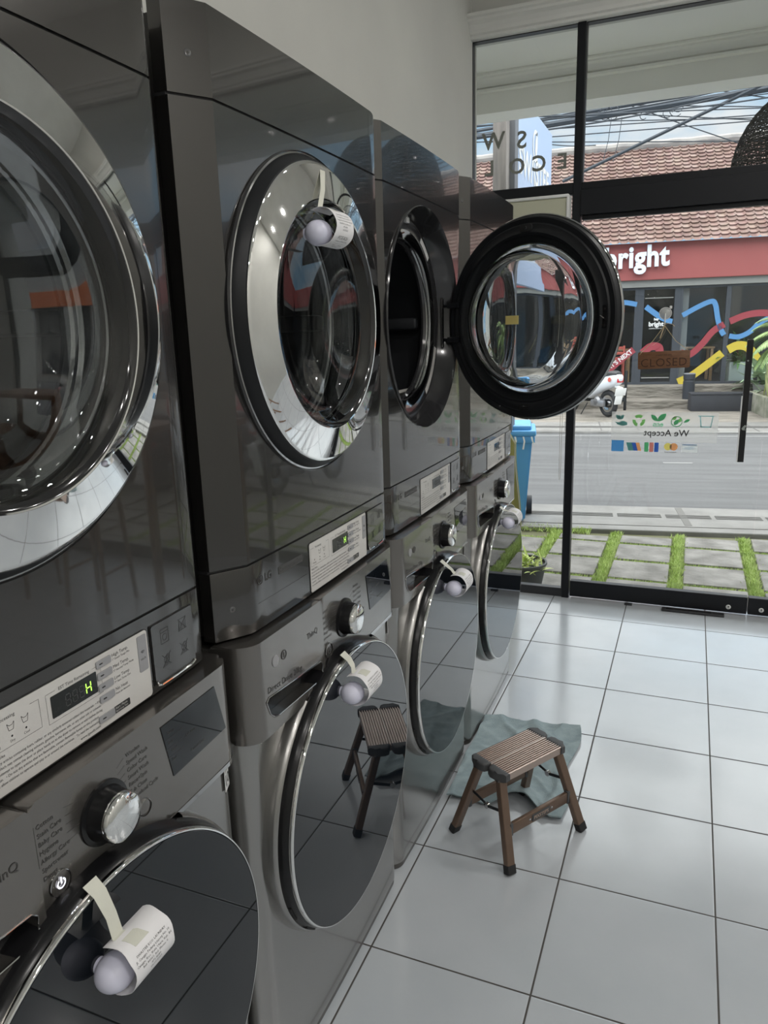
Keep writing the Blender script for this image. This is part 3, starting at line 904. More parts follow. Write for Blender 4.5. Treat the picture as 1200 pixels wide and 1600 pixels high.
    finish(bm, 'unlit_digits', LEDOFF, disp, off=DB, smooth=0)
    for i in range(4):
        z = 1.0845 - i * 0.0165
        b = finish(fine_panel(0.104, 0.131, z - 0.0095, z + 0.0005, 0.0018, 0.0, 0.0036), 'button', BTN, pl, off=DB, smooth=20)
    bm = NB()
    for i in range(4):
        z = 1.0800 - i * 0.0165
        prism(bm, rrect(0.109, 0.115, z - 0.0008, z + 0.0008, 0.0006, 2), 0.0036, 0.0040, axis='x')
    prism(bm, rrect(0.104, 0.110, 1.0040 - .0008, 1.0040 + .0008, 0.0006, 2), 0.0036, 0.0040, axis='x')
    finish(bent(bm), 'button_mark', PRINT, pl, off=DB, smooth=0)
    finish(fine_panel(0.098, 0.127, 0.9990, 1.0090, 0.0018, 0.0, 0.0036), 'button', BTN, pl, off=DB, smooth=20)
    sp = finish(fine_panel(0.1275, 0.158, 0.9990, 1.0090, 0.0015, 0.0, 0.0026), 'start_label', PRINT, pl, off=DB, smooth=20)
    bm = NB(); text(bm, 'Start / Pause', 0.0046, face_x(0.0028, 0.129, 1.0050), fn=B_); text(bm, 'Signal Lamp Tone', 0.0034, face_x(0.0028, 0.129, 1.0010), fn=B_)
    finish(bm, 'start_text', PLATE, pl, off=DB, smooth=0)
    finish(fine_panel(0.1845, 0.2030, 1.0330, 1.0870, 0.0025, 0.0, 0.0026), 'wifi_panel', BTN, pl, off=DB, smooth=20)
    bm = NB()
    for r in (0.0018, 0.0034, 0.0050): prism(bm, arc_band(0.1935, 1.059, r, r + 0.0006, 45, 135, 6), 0.0028, 0.0030, axis='x')
    text(bm, 'Wi-Fi', 0.0048, face_x(0.0028, 0.1935, 1.0500), align='CENTER')
    finish(bent(bm), 'wifi_symbol', PRINT, pl, off=DB, smooth=0)
    # pull-out lid with pictograms
    lid = finish(fine_panel(0.2145, 0.3120, 0.9985, 1.0905, 0.004, -0.001, 0.0030), 'lid', GRAPH, t, off=DB, smooth=20)
    bm = NB()
    for (y0, y1, z0, z1) in ((0.214, 0.3125, 1.0905, 1.0915),(0.2135, 0.2145, 0.9985, 1.0905), (0.3120, 0.3130, 0.9985, 1.0905)):
        box(bm, -0.001, 0.0016, y0, y1, z0, z1)
    finish(bent(bm), 'lid_gap', PRINT, lid, off=DB, smooth=0)
    bm = NB(); tube(bm, [(bowd(y) + 0.004 - 0.0 * i, y, z) for i, (y, z) in enumerate(((0.216, 1.0055), (0.218, 0.9985), (0.226, 0.9960), (0.262, 0.9955), (0.300, 0.9965), (0.309, 1.000)))], 0.0020, 8)
    finish(bm, 'lid_lip', CHROME, lid, off=DB)
    bm = NB()
    def ln(a, b, w_=0.0003):
        pa, pb = Vector((0.0032, *a)), Vector((0.0032, *b)); d = (pb - pa).normalized(); nn = Vector((0, -d.z, d.y)) * w_
        bm.faces.new([bm.verts.new(B_(p)) for p in (pa - nn, pb - nn, pb + nn, pa + nn)])
    def ring(y, z, r):
        P = [(y + r * math.cos(a * PI / 8), z + r * math.sin(a * PI / 8)) for a in range(17)]
        for a, b in zip(P, P[1:]): ln(a, b)
    cy = ((0.243, 1.067), (0.286, 1.069), (0.243, 1.029), (0.286, 1.031))
    for i, (y, z) in enumerate(cy):
        if i == 0:
            for a, b in (((y - .009, z - .011), (y + .009, z - .011)), ((y + .009, z - .011), (y + .009, z + .011)), ((y + .009, z + .011), (y - .009, z + .011)), ((y - .009, z + .011), (y - .009, z - .011)), ((y - .009, z + .006), (y + .009, z + .006))): ln(a, b)
            ring(y, z - 0.002, 0.005)
        elif i == 1:
            for a, b in (((y - .009, z - .009), (y + .007, z - .009)), ((y + .007, z - .009), (y + .009, z + .009)), ((y + .009, z + .009), (y - .007, z + .009)), ((y - .007, z + .009), (y - .009, z - .009))): ln(a, b)
            for k in range(4): ln((y - .008 + k * .004, z - .009), (y - .007 + k * .004, z + .002))
        else:
            ring(y, z, 0.006); ring(y + .003, z + .004, 0.004)
            for k in range(5): ln((y - .006 + k * .003, z - .010), (y - .004 + k * .002, z - .002))
        if i: ln((y - .010, z + .010), (y + .010, z - .010), .0004); ln((y - .010, z - .010), (y + .010, z + .010), .0004)
    finish(bm, 'pictograms', PRINT, lid, off=DB, smooth=0)
    # logo and model label
    bm = NB()
    text(bm, 'LG', 0.020, face_x(0.0006, -0.238, 1.0690), fn=B_, bold=0.0003)
    def bring(y, z, r0, r1): 
        P = arc_band(y, z, r0, r1, 0, 360, 24)
        k = len(P) // 2
        for i in range(k - 1):
            q = (P[i], P[i + 1], P[-2 - i], P[-1 - i])
            bm.faces.new([bm.verts.new(B_(Vector((0.0006, a, b)))) for a, b in q])
    bring(-0.252, 1.0760, 0.0078, 0.0092); bring(-0.252, 1.0760, 0.0040, 0.0052)
    for q in (rrect(-0.2530, -0.2515, 1.0715, 1.0800, 0.0003, 1), rrect(-0.252, -0.2475, 1.0715, 1.0728, 0.0003, 1)):
        bm.faces.new([bm.verts.new(B_(Vector((0.0006, a, b)))) for a, b in q])
    finish(bm, 'logo', PRINTG, t, off=DB, smooth=0)
    finish(fine_panel(-0.191, -0.101, 1.0655, 1.0800, 0.001, 0.0, 0.0007), 'model_label', PRINTG, t, off=DB, smooth=20)
    bm = NB(); text(bm, 'Commercial Dryer', 0.0118, face_x(0.0009, -0.188, 1.0690), fn=B_)
    for q in ((-0.262, -0.085, 1.0335, 1.0340), ):
        n = 8
        for i in range(n):
            a = q[0] + (q[1] - q[0]) * i / n; b = q[0] + (q[1] - q[0]) * (i + 1) / n
            bm.faces.new([bm.verts.new(B_(Vector((0.0006, yy, zz)))) for yy, zz in ((a, q[2]), (b, q[2]), (b, q[3]), (a, q[3]))])
    finish(bm, 'model_text', BEZEL, t, off=DB, smooth=0)
    return t

def make_dryer_door(parent):
    """origin on the hinge line; closed centre lies at y=-0.289"""
    r0 = 0.289
    cx = (0, -r0, 0)
    bm = NB()   # dark shell: outer rim and the inner face
    lathe(bm, [(0.001, 0.2895), (0.006, 0.2890), (0.016, 0.2835), (0.026, 0.2765), (0.0265, 0.2735), (0.020, 0.272), (0.004, 0.270),
               (-0.022, 0.266), (-0.026, 0.262), (-0.027, 0.250), (-0.030, 0.244), (-0.032, 0.240), (-0.030, 0.234), (-0.022, 0.230), (-0.012, 0.214), (-0.003, 0.2125),
               (-0.003, 0.272)], cx, 'x', 128)
    d = finish(bm, 'door', BLACKM, parent, smooth=32)
    bm = NB()   # black rim collar seen from behind
    lathe(bm, [(-0.022, 0.266), (-0.023, 0.280), (-0.020, 0.2845), (0.001, 0.2895), (0.002, 0.27), (-0.01, 0.266)], cx, 'x', 128, close=True)
    finish(bm, 'door_rim', BLACKM, d, smooth=32)
    bm = NB(); lathe(bm, [(0.0, 0.2885), (-0.004, 0.2900), (-0.001, 0.2925), (0.006, 0.2920), (0.0075, 0.2880)], cx, 'x', 160, close=True)
    finish(bm, 'edge_trim', CHROME_D, d, smooth=60)
    bm = NB()
    lathe(bm, [(0.0255, 0.2735), (0.0275, 0.2745), (0.0290, 0.2730), (0.0305, 0.2690), (0.0432, 0.2115), (0.0440, 0.2105), (0.0435, 0.2085), (0.034, 0.207)], cx, 'x', 160)
    finish(bm, 'chrome_ring', CHROME, d, smooth=40)
    bm = NB()
    lathe(bm, [(0.0425, 0.2085), (0.0415, 0.2060), (0.036, 0.2010), (0.030, 0.2010), (0.010, 0.2040)], cx, 'x', 128)
    finish(bm, 'inner_bezel', BLACKG, d, smooth=30)
    bm = NB()   # smoked cover
    lathe(bm, [(0.0360, 0.2015), (0.030, 0.185), (0.0265, 0.181), (0.0235, 0.172), (0.0225, 0.165), (0.0255, 0.12), (0.0270, 0.06), (0.0275, 0.0)], cx, 'x', 96)
    finish(bm, 'cover_window', DOORWIN, d, smooth=60)
    bm = NB()   # thick glass bowl
    outp = [(-0.008, 0.212), (-0.014, 0.208), (-0.022, 0.200), (-0.045, 0.192), (-0.066, 0.182), (-0.079, 0.165), (-0.086, 0.135), (-0.090, 0.08), (-0.092, 0.0)]
    inp = [(-0.086, 0.0), (-0.084, 0.08), (-0.080, 0.132), (-0.073, 0.158), (-0.061, 0.174), (-0.042, 0.183), (-0.020, 0.190), (-0.008, 0.200), (-0.004, 0.211)]
    lathe(bm, outp + inp, cx, 'x', 128, close=False)
    bmesh.ops.remove_doubles(bm, verts=bm.verts, dist=1e-6)
    # join first and last ring
    bm.verts.ensure_lookup_table()
    first = bm.verts[0:128]
    last = [v for v in bm.verts if abs(v.co.x - (cx[0] - 0.004)) < 1e-6]
    last.sort(key=lambda v: math.atan2(v.co.z, v.co.y - cx[1]) % (2 * PI))
    ff = sorted(first, key=lambda v: math.atan2(v.co.z, v.co.y - cx[1]) % (2 * PI))
    for i in range(128):
        j = (i + 1) % 128
        bm.faces.new((ff[i], ff[j], last[j], last[i]))
    finish(bm, 'glass_bowl', BOWL, d, smooth=60)
    bm = NB(); box(bm, -0.0945, -0.0925, -r0 - 0.022, -r0 + 0.022, -0.012, 0.012, bev=0.0005)
    finish(bm, 'bowl_label', YELLOWL, d, smooth=0)
    # latch strike opposite the hinge, catches, hinge brackets
    bm = NB(); prism(bm, [(-2 * r0 + 0.038 + a, b) for a, b in rrect(-0.008, 0.008, -0.030, 0.030, 0.006)], -0.0285, -0.0265, axis='x')
    lp = finish(bm, 'latch_plate', BLACKG, d, smooth=20)
    bm = NB()
    for zz in (-0.022, 0.022): lathe(bm, [(-0.0285, 0.0035), (-0.0305, 0.003), (-0.0305, 0)], (0, -2 * r0 + 0.038, zz), 'x', 16)
    tube(bm, [(-0.029, -2 * r0 + 0.034, -0.006), (-0.037, -2 * r0 + 0.034, -0.004), (-0.037, -2 * r0 + 0.044, 0.004), (-0.029, -2 * r0 + 0.044, 0.006)], 0.0018, 8)
    finish(bm, 'strike', CHROME_D, lp)
    bm = NB()
    prism(bm, rrect(-r0 - 0.020, -r0 + 0.020, 0.243, 0.262, 0.005), -0.033, -0.026, axis='x', bev=0.002)
    lathe(bm, [(-0.033, 0.005), (-0.036, 0.004), (-0.036, 0)], (0, -r0, 0.2525), 'x', 16)
    finish(bm, 'door_buffer', RUBBER, d)
    bm = NB(); prism(bm, rrect(-r0 - 0.017, -r0 + 0.017, -0.262, -0.246, 0.003), -0.030, -0.026, axis='x', bev=0.001); finish(bm, 'door_buffer', BLACKG, d)
    bm = NB()
    for zz in (-0.052, 0.052):
        box(bm, -0.034, -0.024, -0.046, 0.000, zz - 0.008, zz + 0.008, bev=0.002)
        box(bm, -0.030, -0.018, -0.006, 0.020, zz - 0.0045, zz + 0.0045, bev=0.001)
    finish(bm, 'hinge_arm', BLACKF, d)
    bm = NB(); box(bm, -0.040, -0.034, 0.012, 0.020, -0.075, 0.075, bev=0.001)
    finish(bm, 'hinge_plate', CHROME_D, d)
    return d

WB = (0, 0, 0.0)
def wplan(y, x0=0.0, amp=0.004, r=0.042):
    a = abs(y)
    if a <= HW - r: return x0 + amp * (1 - (a / (HW - r)) ** 2)
    q = (a - (HW - r)) / r
    return x0 - r * (1 - math.sqrt(max(0, 1 - q * q)))
def wys(y0, y1, n=40):
    ys = [y0 + (y1 - y0) * i / n for i in range(n + 1)]
    ys += [s * (HW - 0.042 * (1 - math.sin(math.radians(k * 10)))) for s in (-1, 1) for k in range(10)]
    return sorted({round(y, 5) for y in ys if y0 <= y <= y1})
def wpts(y0, y1, x0, back, r=0.042):
    return [(back, y0)] + [(wplan(y, x0, r=r), y) for y in wys(y0, y1)] + [(back, y1)]
def make_washer():
    t = thing('washing_machine', 'x', 'washing machine')
    bm = NB(); prism(bm, wpts(-HW, HW, 0.008, -0.05), 0.018, 0.815)
    fb = finish(bm, 'front_panel', WBODY, t, smooth=28)
    bm = NB(); lathe(bm, [(-0.03, 0.3185), (0.014, 0.3180), (0.026, 0.3160), (0.033, 0.3130), (0.035, 0.3105), (0.033, 0.306)], (0, 0, 0.542), 'x', 144)
    bmesh.ops.delete(bm, geom=[v for v in bm.verts if v.co.z > 0.812], context='VERTS')
    finish(bm, 'door_surround', WBODY, fb, smooth=50)
    bm = NB(); box(bm, -0.72, -0.045, -HW + 0.003, HW - 0.003, 0.014, 0.972, bev=0.004); finish(bm, 'cabinet', WSIDE, t)
    bm = NB(); 
    for sx in (-0.66, -0.10):
        for sy in (-0.28, 0.28): lathe(bm, [(0.0, 0.022), (0.016, 0.018)], (sx, sy, 0), 'z', 16)
    lathe(bm, [(0.0, 0), (0.0, 0.02)], (-0.1, 0.28, 0), 'z', 16)
    finish(bm, 'foot', RUBBER, t)
    # lower skirt and filter flap
    bm = NB(); prism(bm, wpts(-HW, HW, 0.006, -0.04), 0.002, 0.020, bev=0.002); finish(bm, 'skirt', WSIDE, t, smooth=28)
    bm = NB(); prism(bm, rrect(-0.245, -0.105, 0.032, 0.150, 0.004), 0.000, 0.0015, axis='x')
    for v in bm.verts: v.co.x += wplan(v.co.y)
    fl = finish(bm, 'filter_flap', WBODY, t, smooth=20)
    bm = NB()
    for (y0, y1, z0, z1) in ((-0.2465, -0.1035, 0.150, 0.1512), (-0.2465, -0.2452, 0.030, 0.151), (-0.1048, -0.1035, 0.030, 0.151)): box(bm, 0.0, 0.0012, y0, y1, z0, z1)
    box(bm, 0.001, 0.003, -0.190, -0.160, 0.141, 0.149)
    for v in bm.verts: v.co.x += wplan(v.co.y)
    finish(bm, 'flap_gap', PRINT, fl, smooth=0)
    # control panel
    X0 = 0.022
    bm = NB(); prism(bm, wpts(-0.080, HW, X0, -0.05), 0.808, 0.982, bev=0.010, seg=4); cp = finish(bm, 'control_panel', WPANEL, t, smooth=28)
    bm = NB(); prism(bm, wpts(-0.085, HW, X0 + 0.001, -0.05), 0.802, 0.810, bev=0.003); finish(bm, 'panel_trim', CHROME_D, cp, smooth=28)
    bm = NB(); prism(bm, wpts(-HW, -0.082, X0 + 0.007, -0.05, r=0.042), 0.800, 0.984, bev=0.010, seg=4)
    dw = finish(bm, 'detergent_drawer', WPANEL, t, smooth=28)
    hole = [(-0.302, 0.868), (-0.294, 0.874), (-0.102, 0.859), (-0.094, 0.851), (-0.094, 0.835), (-0.100, 0.826), (-0.114, 0.822), (-0.264, 0.826), (-0.280, 0.830), (-0.292, 0.842)]
    c = NB(); prism(c, hole, 0.004, 0.08, axis='x'); cut(dw, c)
    bm = NB()
    prism(bm, [(-0.198 + (a + 0.198) * 0.99, 0.846 + (b - 0.846) * 0.98) for a, b in hole], -0.01, 0.006, axis='x'); finish(bm, 'handle_pocket', BLACKG, dw, smooth=0)
    bm = NB()
    P = [(wplan(y, X0 + 0.0075), y, z) for y, z in hole]; P.append(P[0])
    tube(bm, P, 0.0014, 6, cap=False); finish(bm, 'pocket_trim', CHROME_D, dw)
    B2 = lambda v: Vector((v.x + wplan(v.y, X0) , v.y, v.z))
    B3 = lambda v: Vector((v.x + wplan(v.y, X0 + 0.007), v.y, v.z))
    bm = NB()
    text(bm, 'Direct Drive 20kg', 0.0165, face_x(0.0006, -0.296, 0.8815) @ Matrix.Rotation(math.radians(-3.5), 4, 'Z'), fn=B3)
    text(bm, 'ThinQ', 0.0165, face_x(0.0006, -0.150, 0.925), fn=B3)
    finish(bm, 'drawer_text', PRINTG, dw, smooth=0)
    bm = NB(); lathe(bm, [(0, 0.011), (0.0012, 0.0105), (0.0016, 0)], (wplan(-0.265, X0 + 0.007), -0.265, 0.932), 'x', 24)
    finish(bm, 'round_badge', BTN, dw)
    bm = NB()
    for (y, z, r) in ((-0.236, 0.932, 0.009),): lathe(bm, [(0, r), (0.001, r), (0.001, r - 0.0015), (0, r - 0.0015)], (wplan(y, X0 + 0.007), y, z), 'x', 24, close=True)
    text(bm, '8', 0.014, face_x(0.0006, -0.2395, 0.927), fn=B3)
    finish(bm, 'drawer_symbol', PRINTG, dw, smooth=0)
    # knob
    kx = wplan(0.030, X0)
    bm = NB(); lathe(bm, [(0.0, 0.0425), (0.003, 0.0420), (0.004, 0.036), (0.010, 0.0345), (0.026, 0.0325), (0.030, 0.031)], (kx, 0.030, 0.903), 'x', 64)
    kb = finish(bm, 'knob', BLACKS, cp, smooth=30)
    bm = NB(); lathe(bm, [(0.026, 0.0328), (0.032, 0.0322), (0.0345, 0.030), (0.0375, 0.022), (0.0395, 0.010), (0.040, 0.0)], (kx, 0.030, 0.903), 'x', 64)
    finish(bm, 'knob_face', CHROME, cp, smooth=60)
    # round keys
    def key(y, z, r, name='key'):
        bm = NB(); x = wplan(y, X0)
        lathe(bm, [(0, r), (0.0025, r - 0.0004), (0.0028, r - 0.0012)], (x, y, z), 'x', 40)
        k = finish(bm, name + '_ring', CHROME_D, cp)
        bm = NB(); lathe(bm, [(0.0010, r - 0.0012), (0.0018, r * 0.6), (0.0012, 0)], (x, y, z), 'x', 40); finish(bm, name, WPANEL, cp)
    key(-0.052, 0.861, 0.0165, 'power_key'); key(0.102, 0.862, 0.0125, 'start_key')
    bm = NB()
    P = arc_band(-0.052, 0.861, 0.0048, 0.0066, 125, 415, 16); k = len(P) // 2
    for i in range(k - 1): bm.faces.new([bm.verts.new((wplan(-0.052, X0) + 0.0032, a, b)) for a, b in (P[i], P[i + 1], P[-2 - i], P[-1 - i])])
    box(bm, wplan(-0.052, X0) + 0.0030, wplan(-0.052, X0) + 0.0033, -0.0529, -0.0511, 0.861, 0.8695)
    finish(bm, 'power_symbol', LEDW, cp, smooth=0)
    # programme names
    bm = NB()
    for i, s in enumerate(('Cotton', 'Stain Care', 'Baby Care', 'Hygiene', 'Allergy Care', 'Sportswear', 'Duvet')):
        text(bm, s, 0.0086, face_x(0.0005, -0.073, 0.947 - i * 0.0116), fn=B2)
    for i, s in enumerate(('Woolen', 'Speed Wash', 'Color Care', 'Smart Wash', 'Rinse+Spin', 'Tub Clean', 'Download Cycle')):
        text(bm, s, 0.0084, face_x(0.0005, 0.078, 0.953 - i * 0.0112), fn=B2)
    for i in range(5):
        for (y0, z0, y1, z1) in ((-0.031, 0.950 - i * 0.0116, -0.010, 0.945 - i * 0.010), (0.074, 0.955 - i * 0.0112, 0.060, 0.948 - i * 0.010)):
            pa, pb = Vector((0.0005, y0, z0)), Vector((0.0005, y1, z1)); d = (pb - pa).normalized(); nn = Vector((0, -d.z, d.y)) * 0.0002
            bm.faces.new([bm.verts.new(B2(p)) for p in (pa - nn, pb - nn, pb + nn, pa + nn)])
    pa, pb = Vector((0.0005, -0.076, 0.953)), Vector((0.0005, -0.076, 0.898))
    bm.faces.new([bm.verts.new(B2(p)) for p in (pa, pb, pb + Vector((0, .0004, 0)), pa + Vector((0, .0004, 0)))])
    finish(bm, 'programme_names', PRINTG, cp, smooth=0)
    # display
    bm = NB(); prism(bm, [(0.150, 0.958), (0.284, 0.958), (0.306, 0.874), (0.168, 0.870)], -0.001, 0.0012, axis='x')
    for i in range(1, 6): bmesh.ops.bisect_plane(bm, geom=list(bm.verts) + list(bm.edges) + list(bm.faces), plane_co=(0, 0.152 + i * 0.025, 0), plane_no=(0, 1, 0))
    for v in bm.verts: v.co.x += wplan(v.co.y, X0)
    sc_ = finish(bm, 'screen', DARKGLASS, t, smooth=20)
    bm = NB()
    for i, (y, z, s) in enumerate(((0.162, 0.940, 'Temp.'), (0.162, 0.925, 'Spin'), (0.168, 0.910, 'Rinse'), (0.168, 0.895, 'Soil'), (0.202, 0.915, 'Add Item'), (0.212, 0.885, 'Remote Start'))):
        text(bm, s, 0.0066, face_x(0.0015, y, z), fn=B2)
    for z in (0.933, 0.918, 0.903): 
        bm.faces.new([bm.verts.new(B2(Vector((0.0015, y, zz)))) for y, zz in ((0.157, z), (0.197, z), (0.197, z + 0.0003), (0.157, z + 0.0003))])
    finish(bm, 'screen_text', LEDOFF, sc_, smooth=0)
    # door
    zc = 0.542
    bm = NB(); lathe(bm, [(0.0, 0.3090), (0.030, 0.3080), (0.040, 0.3065), (0.052, 0.3020), (0.0545, 0.299)], (0, 0, zc), 'x', 128)
    d = finish(bm, 'door', BLACKS, t, smooth=40)
    bm = NB(); lathe(bm, [(0.0535, 0.3020), (0.0570, 0.3025), (0.0610, 0.3012), (0.0622, 0.2998), (0.0620, 0.2985), (0.059, 0.2978)], (0, 0, zc), 'x', 160); finish(bm, 'chrome_rim', CHROME, d, smooth=60)
    bm = NB(); lathe(bm, [(0.0600, 0.2985), (0.0620, 0.2968), (0.0620, 0.0)], (0, 0, zc), 'x', 160); finish(bm, 'door_glass', DARKGLASS, d, smooth=20)
    bm = NB()
    for a0 in (202, 222): prism(bm, arc_band(0, zc, 0.3062, 0.3095, a0, a0 + 8, 5), 0.012, 0.040, axis='x')
    finish(bm, 'grip_recess', RUBBER, d, smooth=0)
    # warranty sticker
    bm = NB(); prism(bm, rrect(-0.013, 0.013, -0.020, 0.020, 0.001), 0, 0.0004, axis='x')
    yy = 0.318; x = wplan(yy, 0.008); M = Matrix.Translation((x + 0.0015, yy, 0.770)) @ Matrix.Rotation(math.radians(21), 4, 'Z')
    bmesh.ops.transform(bm, matrix=M, verts=bm.verts); s = finish(bm, 'warranty_sticker', WHITEL, t, smooth=0)
    bm = NB(); text(bm, '10', 0.026, M @ face_x(0.0006, 0, -0.010), align='CENTER', bold=0.0007); text(bm, 'YEAR', 0.0055, M @ face_x(0.0006, 0, -0.016), align='CENTER'); text(bm, 'WARRANTY', 0.0045, M @ face_x(0.0006, 0, 0.013), align='CENTER')
    finish(bm, 'sticker_text', PRINT, s, smooth=0)
    return t

dry0 = make_dryer()
door0 = make_dryer_door(dry0)
door0.location = (0.0, 0.289, 1.526 - 0.985)
was0 = make_washer()
stacks = [(-0.450, -0.830), (-0.431, -0.090), (-0.437, 0.588), (-0.431, 1.310)]
washers = [(-0.440, -0.802), (-0.432, -0.090), (-0.434, 0.610), (-0.430, 1.310)]
DL = ['tumble dryer nearest the viewer, cut off by the left edge, with lit green digit',
      'grey tumble dryer with a paper receipt taped to its closed chrome-ringed door',
      'grey tumble dryer with its round door swung wide open and its dark drum showing',
      'farthest grey tumble dryer beside the street window, half hidden behind the open round door']
WL = ['washing machine nearest the viewer at bottom left, with its white power symbol lit',
      'washing machine whose black glass door reflects the small step stool',
      'washing machine under the open-doored dryer, its glass door reflecting floor and towel',
      'farthest washing machine, next to the street window, reflecting the paved yard']
for i, (x, y) in enumerate(stacks):
    d = dry0 if i == 0 else dup(dry0)
    d.location = (x, y, 0.987)
    tag(d, DL[i], 'dryer', 'dryers on top of the washing machines')
    wm = was0 if i == 0 else dup(was0)
    wm.location = (*washers[i], 0.0)
    tag(wm, WL[i], 'washing machine', 'washing machines along the left wall')
    if i == 2:
        for ch in d.children:
            if ch.name.split('.')[0] == 'door':
                ch.location = (-0.005, 0.285, 1.520 - 0.985)
                ch.rotation_euler = (0, 0, math.radians(68))
                ch.scale = (0.97, 0.97, 0.97)
                ch['label'] = 'round dryer door swung open, seen from inside'
                for g in list(ch.children):
                    pass
    if i > 1:
        for ch in d.children:
            for g in list(ch.children):
                if g.name.split('.')[0] == 'lit_digit':
                    me = g.data.copy(); me.materials[0] = LEDOFF; g.data = me
    if i > 0:   # only the first machine is switched on
        for ch in wm.children:
            for g in list(ch.children):
                if g.name.split('.')[0] == 'power_symbol':
                    me = g.data.copy(); me.materials[0] = LEDOFF; g.data = me

# ---- white stoppers with taped receipts
def make_receipt(glass_x, yc, zc, tape_top, lab_s, lab_r, scale=1.0, ball_y=-0.036, long_=1.0):
    """paper curled over a white round-ended stopper stuck on a door"""
    st = thing('door_stopper', lab_s, 'stopper', (glass_x, yc, zc), group='white stoppers on the machine doors')
    bm = NB(); lathe(bm, [(0.0, 0.0), (0.0, 0.010), (0.006, 0.010), (0.006, 0.0)], (0, ball_y + 0.012, -0.014), 'x', 20)
    finish(bm, 'suction_foot', KNOBW, st)
    bm = NB(); bmesh.ops.create_uvsphere(bm, u_segments=32, v_segments=20, radius=0.021)
    bmesh.ops.scale(bm, vec=(1.15, 1.25, 1.05), verts=bm.verts)
    bmesh.ops.translate(bm, verts=bm.verts, vec=(0.026, ball_y + 0.012, -0.014))
    finish(bm, 'ball', KNOBW, st, smooth=60)
    r = thing('receipt', lab_r, 'receipt', (glass_x, yc, zc), group='receipts taped to the machine doors')
    R = 0.032; cxr, czr = 0.034, -0.004
    def arc(s): # s in metres from the top
        a = math.radians(120) - s / R
        return cxr + R * math.cos(a), czr + R * math.sin(a)
    bm = NB()
    S = [0.128 * long_ * i / 22 for i in range(23)]
    ribbon(bm, [(arc(s)[0], 0.004, arc(s)[1]) for s in S], (0, 1, 0), 0.072, 0.0004, widths=[0.072 + 0.002 * math.sin(i) for i in range(23)])
    for v in bm.verts: v.co.y += 0.10 * (v.co.z) * 0.4
    p = finish(bm, 'paper', PAPER, r, smooth=60)
    bm = NB()
    def fn(v): # v.y along width, v.z is distance s
        a, b = arc(v.z); q = math.radians(120) - v.z / R
        return Vector((a + 0.0006 * math.cos(q), v.y + 0.04 * b, b + 0.0006 * math.sin(q)))
    L = ['SWASTEE ECO LAUNDRY', 'Jl. Canggu Padang Linjong No 10', 'Canggu, Kec. Kuta Utara, Kab. Bd', 'Bali 80361, Ind. Phone: 0', '471 8080', '03/15/2023', '', '--------------------------', 'PC-5-4-20', 'Commercial Wash 20 kg', '--------------------------', 'Total          35.000', 'Thank you']
    M = basis((0, 0, 0), (0, 1, 0), (0, 0, -1), (1, 0, 0))
    for i, s in enumerate(L):
        if s: text(bm, s, 0.0040 if i != 8 else 0.008, basis((0, 0.004, 0.048 + i * 0.0052), (0, 1, 0), (0, 0, -1), (1, 0, 0)), align='CENTER', fn=fn, sx=1.15, res=1)
    finish(bm, 'printing', PRINTG, p, smooth=0)
    bm = NB()
    tt = Vector(tape_top) - Vector((glass_x, yc, zc))
    a0 = Vector((*arc(0.022)[:1], -0.006, arc(0.022)[1])) + Vector((0.001, 0, 0.001))
    a1 = Vector((arc(0.044)[0] + 0.001, 0.004, arc(0.044)[1]))
    a_ = Vector((arc(0.006)[0] + 0.001, -0.012, arc(0.006)[1] + 0.001))
    mid = tt.lerp(a_, 0.5) + Vector((0.004, 0, 0))
    ribbon(bm, [tt + Vector((-0.014, 0, 0.012)), tt + Vector((0.001, 0, 0)), mid, a_, Vector((arc(0.022)[0] + 0.0012, -0.006, arc(0.022)[1] + 0.0006)), Vector((arc(0.036)[0] + 0.0012, -0.002, arc(0.036)[1]))], (0, 1, 0), 0.019, 0.0005, widths=[0.022, 0.020, 0.017, 0.018, 0.022, 0.024])
    finish(bm, 'tape', TAPE, r, smooth=60)
make_receipt(-0.378, -0.822, 0.760, (-0.374, -0.834, 0.842),
             'white round-ended stopper on the nearest washing machine door, receipt curled over it',
             'printed paper receipt curled and taped to the nearest washing machine door')
make_receipt(-0.370, -0.140, 0.800, (-0.366, -0.130, 0.842),
             'white stopper on the stool-reflecting washing machine door, under a receipt',
             'receipt taped on the washing machine door that reflects the step stool')
make_receipt(-0.372, 0.570, 0.785, (-0.368, 0.540, 0.842),
             'white stopper on the door of the washing machine under the open dryer',
             'small receipt taped on the washing machine under the open dryer')
make_receipt(-0.368, 1.245, 0.815, (-0.364, 1.245, 0.842),
             'white stopper on the farthest washing machine door by the window',
             'crumpled receipt on the farthest washing machine door by the window')
make_receipt(-0.398, -0.142, 1.685, (-0.400, -0.085, 1.790),
             'white stopper on the closed chrome-ringed dryer door, beside its receipt',
             'long receipt taped to the closed chrome-ringed dryer door')

# ================================================================== STEP STOOL
COP = mat('copper_aluminium', (0.185, 0.125, 0.092), 0.38, 0.6, bump=0.1, bscale=90, vstretch=(1, 1, 6))
COPT = mat('copper_tread', (0.50, 0.40, 0.35), 0.30, 0.85)
CAPP = mat('grey_black_plastic', (0.062, 0.063, 0.066), 0.5)
th = math.atan2(0.257, 0.159)
stl = thing('step_stool', 'small folding step stool with ribbed copper tread, black end caps and brown legs', 'stool', (-0.153, 0.565, 0.0), th)
HT = 0.275
bm = NB()
prof = []
nr = 17
y0, y1 = -0.068, 0.068
prof.append((y0, HT - 0.022)); prof.append((y0, HT - 0.001))
for i in range(nr):
    a = y0 + (y1 - y0) * i / nr; b = (y1 - y0) / nr
    prof += [(a + b * 0.15, HT), (a + b * 0.50, HT), (a + b * 0.56, HT - 0.004), (a + b * 0.98, HT - 0.004)]
